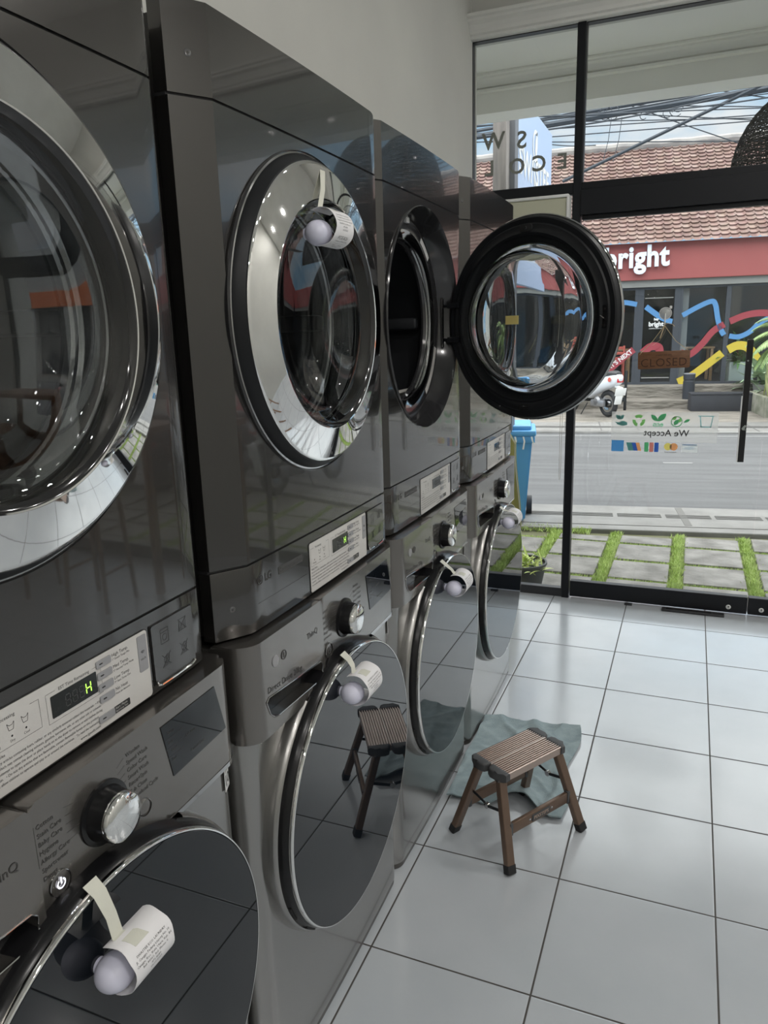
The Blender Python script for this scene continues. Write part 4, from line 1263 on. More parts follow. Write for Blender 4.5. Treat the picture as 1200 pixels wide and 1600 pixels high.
prof += [(y1, HT - 0.001), (y1, HT - 0.022)]
prism(bm, prof, -0.115, 0.115, axis='x'); finish(bm, 'tread', COPT, stl, smooth=0)
bm = NB(); box(bm, -0.113, 0.113, -0.002, 0.002, HT - 0.0005, HT + 0.0004); finish(bm, 'tread_centre_line', mat('bright_edge', (0.50, 0.42, 0.37), 0.3, 0.8), stl, smooth=0)
for s in (-1, 1):
    for q in (-1, 1):   # two cap halves at each end
        bm = NB()
        P = [(0.108, 0.003), (0.120, 0.003), (0.134, 0.008), (0.140, 0.020), (0.139, 0.036), (0.132, 0.048), (0.127, 0.062), (0.124, 0.071), (0.108, 0.071)]
        prism(bm, [(s * a, q * b) for a, b in P], HT - 0.026, HT + 0.0015, bev=0.006, seg=3)
        finish(bm, 'end_cap', CAPP, stl)
foot = {}
for s in (-1, 1):
    for q in (-1, 1):
        top = Vector((s * 0.118, q * 0.044, HT - 0.026)); bot = Vector((s * 0.153, q * 0.119, 0.004))
        foot[(s, q)] = (top, bot)
        d = (bot - top); L = d.length; dz = d.normalized()
        xa = Vector((1, 0, 0)) - dz * dz.x; xa.normalize(); ya = dz.cross(xa)
        M = basis(top, xa, ya, dz)
        bm = NB(); prism(bm, rrect(-0.014, 0.014, -0.0105, 0.0105, 0.004), 0, L - 0.012)
        bmesh.ops.transform(bm, matrix=M, verts=bm.verts)
        lg = finish(bm, 'leg', COP, stl, smooth=25)
        bm = NB(); prism(bm, rrect(-0.0155, 0.0155, -0.012, 0.012, 0.004), L - 0.022, L + 0.002, bev=0.001)
        bmesh.ops.transform(bm, matrix=M, verts=bm.verts)
        for v in bm.verts: v.co.z = max(v.co.z, 0.0005)
        finish(bm, 'rubber_foot', RUBBER, lg, smooth=25)
        bm = NB()
        for k in (0.12, 0.30, 0.62, 0.90): lathe(bm, [(-0.0110, 0.0028), (-0.0118, 0.002), (-0.0118, 0)], (0.0 * k, 0, k * L), 'y', 12); 
        bmesh.ops.transform(bm, matrix=M, verts=bm.verts); finish(bm, 'rivet', CAPP, lg)
def on_leg(s, q, k): a, b = foot[(s, q)]; return a.lerp(b, k)
for q in (-1, 1):
    a = on_leg(-1, q, 0.56); b = on_leg(1, q, 0.56)
    bm = NB(); box(bm, a.x + 0.012, b.x - 0.012, a.y - 0.006, a.y + 0.006, a.z - 0.017, a.z + 0.017, bev=0.002)
    cbar = finish(bm, 'cross_bar', COP, stl)
    bm = NB()
    for s in (-1, 1):
        e = on_leg(s, q, 0.56)
        box(bm, e.x - s * 0.016 - 0.006, e.x - s * 0.016 + 0.006, e.y - 0.008, e.y + 0.008, e.z - 0.020, e.z + 0.020, bev=0.002)
    finish(bm, 'bar_bracket', CAPP, cbar)
    if q == -1:
        bm = NB(); box(bm, -0.038, 0.038, a.y - 0.0080, a.y - 0.0055, a.z - 0.011, a.z + 0.011, bev=0.002)
        finish(bm, 'name_badge', CAPP, cbar)
        bm = NB(); text(bm, 'PIXSTEPS', 0.0155, face_ny(0, a.y - 0.0083, a.z - 0.0055), align='CENTER', bold=0.0003)
        finish(bm, 'badge_text', mat('copper_text', (0.50, 0.36, 0.28), 0.4, 0.6), cbar, smooth=0)
        bm = NB()
        for xx in (-0.046, 0.046): lathe(bm, [(-0.0065, 0.004), (-0.008, 0.003), (-0.008, 0)], (xx, a.y, a.z), 'y', 14)
        finish(bm, 'badge_rivet', CHROME_D, cbar)
for s in (-1, 1):
    a = on_leg(s, -1, 0.36); b = on_leg(s, 1, 0.36); mid = (a + b) / 2 + Vector((0, 0, -0.016))
    bm = NB()
    ribbon(bm, [a, mid + Vector((0, -0.004, 0))], (0, 0.2, 1), 0.009, 0.0022); ribbon(bm, [mid + Vector((0.003, 0.004, 0)), b + Vector((0.003, 0, 0))], (0, 0.2, 1), 0.009, 0.0022)
    stt = finish(bm, 'folding_stay', BLACKF, stl, smooth=0)
    bm = NB(); lathe(bm, [(-0.004, 0), (-0.004, 0.009), (0.006, 0.009), (0.008, 0.006), (0.009, 0)], tuple(mid), 'x', 20); finish(bm, 'stay_pivot', CHROME_D, stt)

# ================================================================== TOWEL
TOW = mat('grey_green_terry', (0.27, 0.345, 0.37), 0.95, var=(0.34, 0.42, 0.44), vscale=30, bump=0.9, bscale=420, bdist=0.003)
bm = NB()
c00, c10, c01, c11 = Vector((-0.405, 0.640)), Vector((-0.035, 0.655)), Vector((-0.418, 1.185)), Vector((-0.055, 1.235))
NX, NY = 90, 120
g = []
for j in range(NY + 1):
    row = []
    for i in range(NX + 1):
        u, v = i / NX, j / NY
        p = c00.lerp(c10, u).lerp(c01.lerp(c11, u), v)
        e = min(u, 1 - u, v, 1 - v)
        wv = noise.noise(Vector((u * 3.1, v * 2.4, 0.3))) * 0.5 + 0.5
        w2_ = noise.noise(Vector((u * 2.6 + 1.5 * wv, v * 5.0 - 2 * wv, 4.1)))
        w3_ = noise.noise(Vector((u * 1.0 - v * 2.4 + 7, v * 1.6 + u * 2.6, 9.0)))
        z = 0.007 + 0.006 * max(0, wv) + 0.007 * math.exp(-(w2_ * 5.0) ** 2) * wv + 0.010 * math.exp(-(w3_ * 6.0) ** 2)
        # raised fold along the near edge under the stool
        fx = (u - 0.62) / 0.17
        z += 0.030 * math.exp(-fx * fx) * math.exp(-((v - 0.02) / 0.13) ** 2)
        dxy = Vector((noise.noise(Vector((u * 3, v * 3, 20))), noise.noise(Vector((u * 3, v * 3, 30))))) * 0.020
        dy = 0.055 * math.exp(-fx * fx) * (1 - v) ** 3 
        row.append(bm.verts.new((p.x + dxy.x * (0.3 if u < 0.08 else 1), p.y + dxy.y + dy, z)))
    g.append(row)
for j in range(NY):
    for i in range(NX): bm.faces.new((g[j][i], g[j][i + 1], g[j + 1][i + 1], g[j + 1][i]))
ext = bmesh.ops.extrude_face_region(bm, geom=list(bm.faces))
for v in [e for e in ext['geom'] if isinstance(e, bmesh.types.BMVert)]: v.co.z -= 0.005
tw = finish(bm, 'bath_towel', TOW, smooth=70)
tag(tw, 'rumpled grey-green terry towel lying on the white tiles under the step stool', 'towel')

# ================================================================== OUTSIDE
A8 = math.radians(8.5)
U_, V_ = Vector((math.cos(A8), math.sin(A8), 0)), Vector((-math.sin(A8), math.cos(A8), 0))
def S(u, v, z=0.0): return U_ * u + V_ * v + Vector((0, 0, z))
RZ = Matrix.Rotation(A8, 4, 'Z')
def street(o): o.rotation_euler = (0, 0, A8); return o
GZ = -0.20

# porch: slab, soffit, moulding and beam
SOF = mat('soffit_paint', (0.90, 0.89, 0.85), 0.7, var=(0.87, 0.86, 0.82), vscale=2.5)
bm = NB(); box(bm, -1.6, 5.0, 2.76, 4.40, 3.23, 3.36); box(bm, -1.6, 5.0, 4.20, 4.45, 2.99, 3.23)
struct('porch_soffit', bm, SOF, smooth=0)
bm = NB(); crown(bm, -1.6, 5.0, 4.20, 3.135, 1.0); box(bm, -1.6, 5.0, 4.150, 4.20, 3.12, 3.135)
struct('trim_4', bm, SOF, smooth=0)
bm = NB(); crown(bm, -1.6, 5.0, 2.76, 3.135, 1.0, d=1); struct('trim_5', bm, SOF, smooth=0)
bm = NB(); box(bm, -1.85, -1.42, 2.5, 4.45, GZ, 3.36); box(bm, 4.8, 5.2, 2.76, 4.45, GZ, 3.36); struct('wall_porch', bm, SOF, smooth=0)
bm = NB(); box(bm, -1.6, 5.0, 2.70, 2.86, GZ, -0.005, bev=0.004); struct('door_step', bm, CONC, smooth=0)

# yard paving
PAV = mat('stone_slab', (0.125, 0.118, 0.108), 0.8, var=(0.25, 0.24, 0.225), vscale=5.5, bump=0.5, bscale=22, bdist=0.01)
N_, L_ = nodes_of(PAV)
SOIL = mat('soil', (0.13, 0.13, 0.07), 0.95)
bm = NB(); box(bm, -4.5, 6.5, 2.78, 5.55, GZ - 0.30, GZ - 0.030); struct('yard_ground', bm, SOIL, smooth=0)
bm = NB()
xs = [-0.744 + 0.492 * k for k in range(-7, 12)]
ys = [4.636 - 0.4615 * k for k in range(-1, 5)]
for i in range(len(xs) - 1):
    for j in range(len(ys) - 1):
        a, b = xs[i] + 0.050, xs[i + 1] - 0.050
        c, d = ys[j + 1] + 0.026, ys[j] - 0.026
        if j == 0: d = 4.93 + 0.15 * (a - 0.15)
        if d - c < 0.08: continue
        box(bm, a, b, max(c, 2.865), d, GZ - 0.06, GZ + random.uniform(-0.004, 0.004), bev=0.006)
struct('yard_paving', bm, PAV, smooth=0)
GR = mat('grass_blades', (0.40, 0.52, 0.15), 0.7, var=(0.54, 0.66, 0.24), vscale=9)
bm = NB()
def blade(bm, x, y, z, h, a, lean=0.35, w_=0.004):
    dx, dy = math.cos(a), math.sin(a)
    p = Vector((x, y, z)); q = Vector((-dy, dx, 0)) * w_
    v = [bm.verts.new(p - q), bm.verts.new(p + q), bm.verts.new(p + Vector((dx, dy, 0)) * h * lean * .4 + q * .7 + Vector((0, 0, h * .6))), bm.verts.new(p + Vector((dx, dy, 0)) * h * lean + Vector((0, 0, h)))]
    bm.faces.new((v[0], v[1], v[2])); bm.faces.new((v[0], v[2], v[3]))
for x in xs:
    if x < -1.3 or x > 3.2: continue
    for k in range(2600):
        blade(bm, x + random.gauss(0, 0.024), random.uniform(2.88, 4.99 + 0.1 * x), GZ - 0.035, random.uniform(0.030, 0.050), random.uniform(0, 6.28), 0.6)
for y in ys[1:]:
    for k in range(5200):
        blade(bm, random.uniform(-1.3, 3.2), y + random.gauss(0, 0.014), GZ - 0.035, random.uniform(0.026, 0.040), random.uniform(0, 6.28), 0.4)
for k in range(1500): blade(bm, random.uniform(-2.0, -0.47), 4.93 + random.gauss(0, 0.04), GZ - 0.02, random.uniform(0.02, 0.05), random.uniform(0, 6.28), 0.6)
tag(finish(bm, 'grass', GR, smooth=0), 'short bright green grass growing in strips between the grey yard slabs', 'grass', kind='stuff')

# pavement, road, far pavement and apron
SIDEW = mat('pavement_concrete', (0.165, 0.160, 0.152), 0.85, var=(0.215, 0.21, 0.20), vscale=4.0, bump=0.3, bscale=40, bdist=0.005)
ROAD = mat('asphalt', (0.088, 0.088, 0.091), 0.85, var=(0.118, 0.118, 0.121), vscale=3.0, vstretch=(0.25, 2.0, 1), bump=0.6, bscale=120, bdist=0.01)
bm = NB(); box(bm, -14, 22, 4.98, 5.88, GZ - 0.3, GZ + 0.012, bev=0.01); o = street(struct('pavement', bm, SIDEW, smooth=0))
bm = NB()
for k in range(-10, 20):
    u0 = k * 0.42 + 0.1
    for r in range(4): box(bm, u0, u0 + 0.38, 5.44 + r * 0.034, 5.456 + r * 0.034, GZ + 0.012, GZ + 0.017)
finish(bm, 'tactile_strip', mat('tactile_grey', (0.145, 0.14, 0.133), 0.85), o, smooth=0)
bm = NB()
for u in (1.06,): box(bm, u, u + 0.06, 5.18, 5.85, GZ + 0.0122, GZ + 0.0145)
box(bm, -14, 22, 5.12, 5.135, GZ + 0.0122, GZ + 0.016)
finish(bm, 'pavement_crack', mat('dark_crack', (0.135, 0.13, 0.122), 0.9), o, smooth=0)
bm = NB(); box(bm, -14, 22, 5.86, 11.3, GZ - 0.3, GZ); o = street(struct('road', bm, ROAD, smooth=0))
bm = NB()
for k in range(-5, 8): box(bm, k * 2.4 + 1.25, k * 2.4 + 1.6, 8.40, 8.46, GZ, GZ + 0.004)
box(bm, -14, 22, 10.9, 10.96, GZ, GZ + 0.004)
finish(bm, 'road_marking', mat('road_paint', (0.22, 0.22, 0.215), 0.8), o, smooth=0)
bm = NB(); box(bm, -14, 22, 11.2, 12.6, GZ - 0.3, GZ + 0.03, bev=0.01); o = street(struct('pavement_opposite', bm, SIDEW, smooth=0))
bm = NB()
for k in range(-10, 22): 
    box(bm, k * 0.6, k * 0.6 + 0.02, 11.3, 12.6, GZ + 0.0301, GZ + 0.034)
for r in range(4): box(bm, -6, 14, 11.75 + r * 0.05, 11.775 + r * 0.05, GZ + 0.0301, GZ + 0.038)
box(bm, -6, 1.2, 11.24, 11.30, GZ + 0.0301, GZ + 0.034)
finish(bm, 'paving_joints', mat('joint_grey', (0.12, 0.115, 0.11), 0.9), o, smooth=0)
APR = mat('rough_stone', (0.155, 0.140, 0.118), 0.9, var=(0.26, 0.235, 0.205), vscale=4.0, vstretch=(0.5, 1.5, 2.0), bump=1.0, bscale=9, bdist=0.05)
bm = NB(); prism(bm, [(12.55, GZ - 0.3), (12.55, GZ + 0.03), (14.6, GZ + 0.05), (14.75, GZ + 0.055), (14.75, GZ - 0.3)], -10, 20, axis='x'); street(struct('forecourt', bm, APR, smooth=0))
bm = NB(); box(bm, -10, 20, 14.62, 15.5, GZ - 0.3, 0.03, bev=0.03); box(bm, -10, 20, 15.15, 15.7, 0.0, 0.29, bev=0.03); street(struct('stone_steps', bm, APR, smooth=0))

# ---- red-banded cafe opposite
BV = 15.5
cafe = thing('cafe_building', 'low cafe opposite with clay tile roof, red fascia, white bright sign and painted windows', 'building', S(2.0, BV, 0.0), A8)
CB = (2.0, BV, 0.0)
REDB = mat('red_fascia', (0.36, 0.090, 0.085), 0.6, var=(0.33, 0.080, 0.077), vscale=1.5)
GREYB = mat('grey_render', (0.25, 0.25, 0.235), 0.8)
DARKW = mat('dark_interior', (0.055, 0.055, 0.06), 0.8)
bm = NB(); box(bm, -6, 14, BV - 0.16, BV + 0.1, 2.43, 3.16, bev=0.01); finish(bm, 'red_fascia', REDB, cafe, off=CB, smooth=0)
bm = NB(); box(bm, -6, 14, BV - 0.10, BV + 0.1, 2.29, 2.43); finish(bm, 'lintel', GREYB, cafe, off=CB, smooth=0)
bm = NB()
box(bm, -6, 14, BV + 3.6, BV + 3.8, 0.0, 3.1); box(bm, -6, 14, BV, BV + 3.8, 0.25, 0.29); box(bm, -6, 14, BV + 0.1, BV + 3.8, 3.0, 3.1); box(bm, -6.2, -6, BV, BV + 3.8, 0, 3.1); box(bm, 14, 14.2, BV, BV + 3.8, 0, 3.1)
finish(bm, 'interior', DARKW, cafe, off=CB, smooth=0)
# tiled roof
bm = NB()
tw_, th_ = 0.175, 0.155
slope = math.atan2(2.40, 3.0)
lay = bm.verts.layers.float.new('tile')
nrow = 25
prev = None
random.seed(3)
ncol = 92
u_start = -5.0
for r in range(nrow):
    rowsv = []
    for e in range(2):
        s_ = (r + e) * th_
        lift = 0.030 if e == 0 else 0.0
        line_ = []
        for c in range(ncol):
            rnd = noise.cell(Vector((c * 1.7 + 0.3, r * 1.3 + 0.7, 2.2))) * 0.5 + 0.5
            for k in range(6):
                f = k / 6
                u = u_start + (c + f) * tw_ 
                wave = (0.026 * math.sin(PI * f / 0.30) if f < 0.30 else -0.006 * math.sin(PI * (f - 0.30) / 0.70))
                nrm = lift + wave
                v_ = BV - 0.30 + s_ * math.cos(slope) - nrm * math.sin(slope)
                z_ = 3.13 + s_ * math.sin(slope) + nrm * math.cos(slope)
                vt = bm.verts.new((u, v_, z_)); vt[lay] = rnd
                line_.append(vt)
        rowsv.append(line_)
    for i in range(len(rowsv[0]) - 1):
        bm.faces.new((rowsv[0][i], rowsv[0][i + 1], rowsv[1][i + 1], rowsv[1][i]))
    if prev:
        for i in range(len(prev) - 1): bm.faces.new((prev[i], prev[i + 1], rowsv[0][i + 1], rowsv[0][i]))
    prev = rowsv[1]
finish(bm, 'tiled_roof', ROOF, cafe, off=CB, smooth=25)
zr = 3.13 + nrow * th_ * math.sin(slope); vr = BV - 0.3 + nrow * th_ * math.cos(slope)
bm = NB()
tube(bm, [(-5.2 + 0.3 * k, vr, zr + 0.03 + 0.015 * (k % 2)) for k in range(56)], 0.11, 10)
box(bm, -5.2, 11.4, vr - 0.08, vr + 0.08, zr - 0.15, zr + 0.02)
finish(bm, 'roof_ridge', mat('ridge_mortar', (0.40, 0.37, 0.34), 0.9, var=(0.27, 0.25, 0.24), vscale=3), cafe, off=CB, smooth=30)
# mullions
DBL = mat('dark_blue_frame', (0.042, 0.048, 0.060), 0.5)
def cframe(name, u0, u1, z0=0.29, z1=2.29, t=0.06, vv=BV):
    bm = NB(); bars(bm, [(u0, u0 + t, vv - 0.04, vv + 0.04, z0, z1), (u1 - t, u1, vv - 0.04, vv + 0.04, z0, z1), (u0 + t, u1 - t, vv - 0.04, vv + 0.04, z0, z0 + 0.05), (u0 + t, u1 - t, vv - 0.04, vv + 0.04, z1 - 0.05, z1)])
    o = finish(bm, name, DBL, cafe, off=CB, smooth=0)
    bm = NB(); box(bm, u0 + t, u1 - t, vv - 0.004, vv + 0.004, z0 + 0.05, z1 - 0.05); finish(bm, 'pane', PANE, o, off=CB, smooth=0)
    return o
wins = [cframe('window', a, b) for a, b in ((-3.4, -2.0), (-2.0, -0.55), (-0.55, 1.42))]
bm = NB(); box(bm, 2.31, 2.44, BV + 0.10, BV + 0.14, 0.34, 2.25); finish(bm, 'curtain', mat('grey_curtain', (0.22, 0.22, 0.22), 0.9), wins[0], off=CB, smooth=0)
dr_ = cframe('door', 1.42, 2.26, t=0.12)
wins += [cframe('window', a, b, t=0.045) for a, b in ((2.26, 3.18), (3.18, 4.7), (4.7, 6.6), (6.6, 9.0))]
bm = NB(); box(bm, 1.56, 2.12, BV - 0.03, BV + 0.0, 2.06, 2.08); box(bm, 1.56, 2.12, BV - 0.03, BV + 0.0, 0.42, 0.44); finish(bm, 'door_rail', GREYB, dr_, off=CB, smooth=0)
# raised letters
bm = NB(); text(bm, 'bright', 0.58, face_ny(0.70, BV - 0.22, 2.68) @ Matrix.Rotation(math.radians(1.2), 4, 'Z'), extrude=0.035, bold=0.019, spacing=1.06, sx=0.86)
finish(bm, 'sign_letters', mat('white_acrylic', (0.80, 0.84, 0.92), 0.4), cafe, off=CB, smooth=0)
# painted waves on the glass
def wave(m, name, pts, w_, parent=cafe, y=BV - 0.050):
    P = [Vector(p) for p in pts]
    def cr(a, b, c, d, t): return 0.5 * ((2 * b) + (c - a) * t + (2 * a - 5 * b + 4 * c - d) * t * t + (3 * b - a - 3 * c + d) * t ** 3)
    Q = []
    for i in range(len(P) - 1):
        a, b, c, d = P[max(i - 1, 0)], P[i], P[i + 1], P[min(i + 2, len(P) - 1)]
        for k in range(8): Q.append(cr(a, b, c, d, k / 8))
    Q.append(P[-1])
    bm = NB(); L = []; R = []
    for i, p in enumerate(Q):
        d = (Q[min(i + 1, len(Q) - 1)] - Q[max(i - 1, 0)]).normalized(); n = Vector((-d.y, d.x)) * w_ / 2
        L.append(p + n); R.append(p - n)
    for i in range(len(Q) - 1):
        a, b, c, d = L[i], L[i + 1], R[i + 1], R[i]
        for yy in (y, y + 0.002): bm.faces.new([bm.verts.new((q.x, yy, q.y)) for q in (a, b, c, d)])
    return finish(bm, name, m, parent, off=CB, smooth=0)
BLW = mat('blue_decal', (0.085, 0.24, 0.48), 0.5); RDW = mat('red_decal', (0.30, 0.040, 0.055), 0.5); YLW = mat('yellow_decal', (0.55, 0.42, 0.045), 0.5)
def clip(pts, u0, u1): return pts
wave(BLW, 'blue_wave', [(0.2, 1.7), (0.8, 1.98), (1.15, 2.00), (1.40, 1.95)], 0.10)
wave(BLW, 'blue_wave', [(1.58, 1.90), (1.85, 1.70), (2.05, 1.60), (2.12, 1.58)], 0.11)
wave(BLW, 'blue_wave', [(2.31, 1.70), (2.60, 1.86), (2.84, 1.96), (2.93, 1.90), (3.0, 1.60), (3.08, 1.38), (3.14, 1.28)], 0.10)
wave(BLW, 'blue_wave', [(3.24, 1.26), (3.42, 1.24), (3.62, 1.33), (3.82, 1.52), (4.1, 1.66)], 0.10)
wave(RDW, 'red_wave', [(0.80, 0.52), (1.10, 0.80), (1.38, 1.03)], 0.14)
wave(RDW, 'red_wave', [(1.56, 0.95), (1.72, 1.08), (1.88, 1.06), (1.90, 0.92)], 0.16)
wave(RDW, 'red_wave', [(2.32, 0.95), (2.50, 0.90), (2.72, 1.10), (2.92, 1.36), (3.13, 1.50)], 0.13)
wave(RDW, 'red_wave', [(3.23, 1.55), (3.5, 1.66), (3.8, 1.70), (4.2, 1.66)], 0.13)
wave(YLW, 'yellow_wave', [(2.30, 0.33), (2.55, 0.45), (2.82, 0.66), (3.13, 0.92)], 0.16)
wave(YLW, 'yellow_wave', [(3.24, 0.98), (3.40, 1.06), (3.58, 1.04), (3.72, 0.90), (3.86, 0.70)], 0.17)
bm = NB(); text(bm, "GUESS WHAT'S NEXT", 0.125, face_ny(1.365, BV - 0.055, 0.972) @ Matrix.Rotation(math.radians(38), 4, 'Z'), align='RIGHT', bold=0.004)
finish(bm, 'wave_text', WHITEL, cafe, off=CB, smooth=0)
bm = NB(); text(bm, 'bright', 0.125, face_ny(1.80, BV - 0.055, 1.50), align='CENTER', bold=0.005); text(bm, 'hey', 0.065, face_ny(1.80, BV - 0.055, 1.62), align='CENTER', bold=0.004); text(bm, 'COFFEE AND EAT', 0.035, face_ny(1.80, BV - 0.055, 1.44), align='CENTER')
finish(bm, 'door_text', WHITEL, cafe, off=CB, smooth=0)

# ---- furniture just inside the cafe
WOODL = mat('pale_wood', (0.48, 0.30, 0.17), 0.6, var=(0.40, 0.24, 0.13), vscale=10, vstretch=(1, 1, 6))
REDC = mat('red_paint', (0.62, 0.12, 0.09), 0.5)
def table(u, v, z, L, W_, H, label, group=None, m=WOODL):
    t = thing('cafe_table', label, 'table', S(u, v, z), A8, group)
    bm = NB(); box(bm, -L / 2, L / 2, -W_ / 2, W_ / 2, H - 0.04, H, bev=0.005); finish(bm, 'tabletop', m, t)
    for sx in (-1, 1):
        for sy in (-1, 1):
            bm = NB(); box(bm, sx * (L / 2 - 0.05) - 0.03, sx * (L / 2 - 0.05) + 0.03, sy * (W_ / 2 - 0.05) - 0.03, sy * (W_ / 2 - 0.05) + 0.03, 0, H - 0.04, bev=0.004); finish(bm, 'leg', m, t)
    return t
table(0.90, 16.25, 0.29, 0.95, 0.6, 0.74, 'pale wooden cafe table behind the glass beside the red chair')
table(2.75, 16.7, 0.29, 0.8, 0.6, 0.74, 'pale wooden cafe table behind the glass right of the cafe door')
t = thing('cafe_chair', 'red slatted chair just inside the cafe window behind the scooter', 'chair', S(1.0, 15.85, 0.29), A8 + PI)
bm = NB(); box(bm, -0.22, 0.22, -0.2, 0.2, 0.42, 0.45, bev=0.01); finish(bm, 'seat', REDC, t)
for sx in (-1, 1):
    for sy, hh in ((-1, 0.43), (1, 0.82)):
        bm = NB(); box(bm, sx * 0.2 - 0.02, sx * 0.2 + 0.02, sy * 0.18 - 0.02, sy * 0.18 + 0.02, 0, hh, bev=0.004); finish(bm, 'leg', REDC, t)
bm = NB()
for z in (0.55, 0.66, 0.77): box(bm, -0.2, 0.2, 0.17, 0.19, z - 0.03, z + 0.03, bev=0.004)
finish(bm, 'backrest', REDC, t)
bm = NB(); box(bm, -0.2, 0.2, -0.19, -0.16, 0.2, 0.24); finish(bm, 'stretcher', REDC, t, smooth=0)
t = thing('planter', 'square white planter with leafy plant behind the right cafe window', 'planter', S(3.60, 16.0, 0.29), A8)
bm = NB(); box(bm, -0.24, 0.24, -0.2, 0.2, 0, 0.42, bev=0.01); finish(bm, 'pot', mat('pale_green_pot', (0.55, 0.62, 0.60), 0.6), t)
LEAFD = mat('dark_leaf', (0.06, 0.14, 0.05), 0.5, var=(0.12, 0.24, 0.07), vscale=6)
LEAFM = mat('mid_leaf', (0.15, 0.24, 0.07), 0.5, var=(0.30, 0.40, 0.15), vscale=5)
def leafshape(bm, base, dirv, length, width, droop=0.3, n=7):
    d = Vector(dirv).normalized(); side = d.cross(Vector((0, 0, 1)))
    if side.length < 0.05: side = Vector((1, 0, 0))
    side.normalize(); p = Vector(base); L = []; 
    for i in range(n + 1):
        t_ = i / n
        w_ = width * math.sin(PI * min(0.98, t_ * 0.92 + 0.06)) ** 0.8 * 0.5
        L.append((bm.verts.new(p - side * w_), bm.verts.new(p + Vector((0, 0, -w_ * 0.25))), bm.verts.new(p + side * w_)))
        d = (d + Vector((0, 0, -droop / n))).normalized(); p = p + d * length / n
    for a, b in zip(L, L[1:]):
        bm.faces.new((a[0], a[1], b[1], b[0])); bm.faces.new((a[1], a[2], b[2], b[1]))
random.seed(11)
bm = NB()
for k in range(46):
    a = random.uniform(0, 2 * PI); e = random.uniform(0.3, 1.3)
    leafshape(bm, (random.gauss(0, .06), random.gauss(0, .06), 0.42), (math.cos(a) * math.cos(e), math.sin(a) * math.cos(e), math.sin(e)), random.uniform(0.4, 0.95), random.uniform(0.05, 0.10), 1.2)
finish(bm, 'foliage', LEAFD, t, smooth=60)
# ---- street furniture opposite
def simple(name, bm, m, label, cat, loc, rot=A8, **k):
    o = finish(bm, name, m, **k); o.location = loc; o.rotation_euler = (0, 0, rot); return tag(o, label, cat)
bm = NB(); lathe(bm, [(0, 0), (0, 0.028), (0.78, 0.028), (0.80, 0.02), (0.80, 0)], (0, 0, 0), 'z', 16)
simple('bollard', bm, BLACKM, 'thin dark metal bollard standing right of the white scooter', 'bollard', S(1.18, 14.42, GZ + 0.044))
t = thing('ash_bin', 'dark cylindrical litter bin standing on the step before the cafe', 'bin', S(2.44, 14.86, 0.03), A8)
bm = NB(); lathe(bm, [(0, 0), (0, 0.115), (0.36, 0.115), (0.37, 0.105), (0.39, 0.105), (0.40, 0.115), (0.50, 0.115), (0.50, 0.10)], (0, 0, 0), 'z', 32); finish(bm, 'bin_body', mat('navy_metal', (0.030, 0.034, 0.045), 0.4), t)
bm = NB(); lathe(bm, [(0.50, 0), (0.50, 0.116), (0.515, 0.116), (0.52, 0.10), (0.505, 0.06), (0.505, 0)], (0, 0, 0), 'z', 32); finish(bm, 'bin_lid', mat('bin_lid_grey', (0.20, 0.21, 0.23), 0.4), t)
bm = NB(); box(bm, -0.55, 0.55, -0.20, 0.20, 0, 0.33, bev=0.008); box(bm, -0.56, 0.56, -0.21, 0.21, 0.32, 0.35, bev=0.004)
simple('concrete_bench', bm, mat('dark_slate_render', (0.026, 0.028, 0.036), 0.7, var=(0.036, 0.038, 0.047), vscale=4), 'long dark slate-grey bench block in front of the cafe steps', 'bench', S(2.95, 14.38, GZ + 0.045))
# corner planter with snake plants, palm and broad-leaved plant
t = thing('kerb_planter', 'weathered concrete planter of upright striped snake plants at the right edge', 'planter', S(4.25, 13.95, GZ + 0.03), A8)
bm = NB()
for q in ((-0.75, 0.75, -0.80, -0.70), (-0.75, 0.75, 0.70, 0.80), (-0.75, -0.65, -0.70, 0.70), (0.65, 0.75, -0.70, 0.70)): box(bm, *q, 0, 0.36, bev=0.012)
finish(bm, 'planter_wall', mat('mossy_concrete', (0.30, 0.29, 0.24), 0.9, var=(0.16, 0.17, 0.12), vscale=6, bump=0.5, bscale=20, bdist=0.01), t)
bm = NB(); box(bm, -0.66, 0.66, -0.71, 0.71, 0.02, 0.30); finish(bm, 'soil', SOIL, t, smooth=0)
bm = NB()
for k in range(150):
    a = random.uniform(0, 2 * PI)
    leafshape(bm, (random.uniform(-0.6, 0.6), random.uniform(-0.65, 0.65), 0.30), (0.28 * math.cos(a), 0.28 * math.sin(a), 1), random.uniform(0.35, 0.75), random.uniform(0.035, 0.06), 0.08)
finish(bm, 'snake_plant_leaves', mat('snake_leaf', (0.30, 0.36, 0.14), 0.5, var=(0.55, 0.56, 0.28), vscale=9), t, smooth=60)
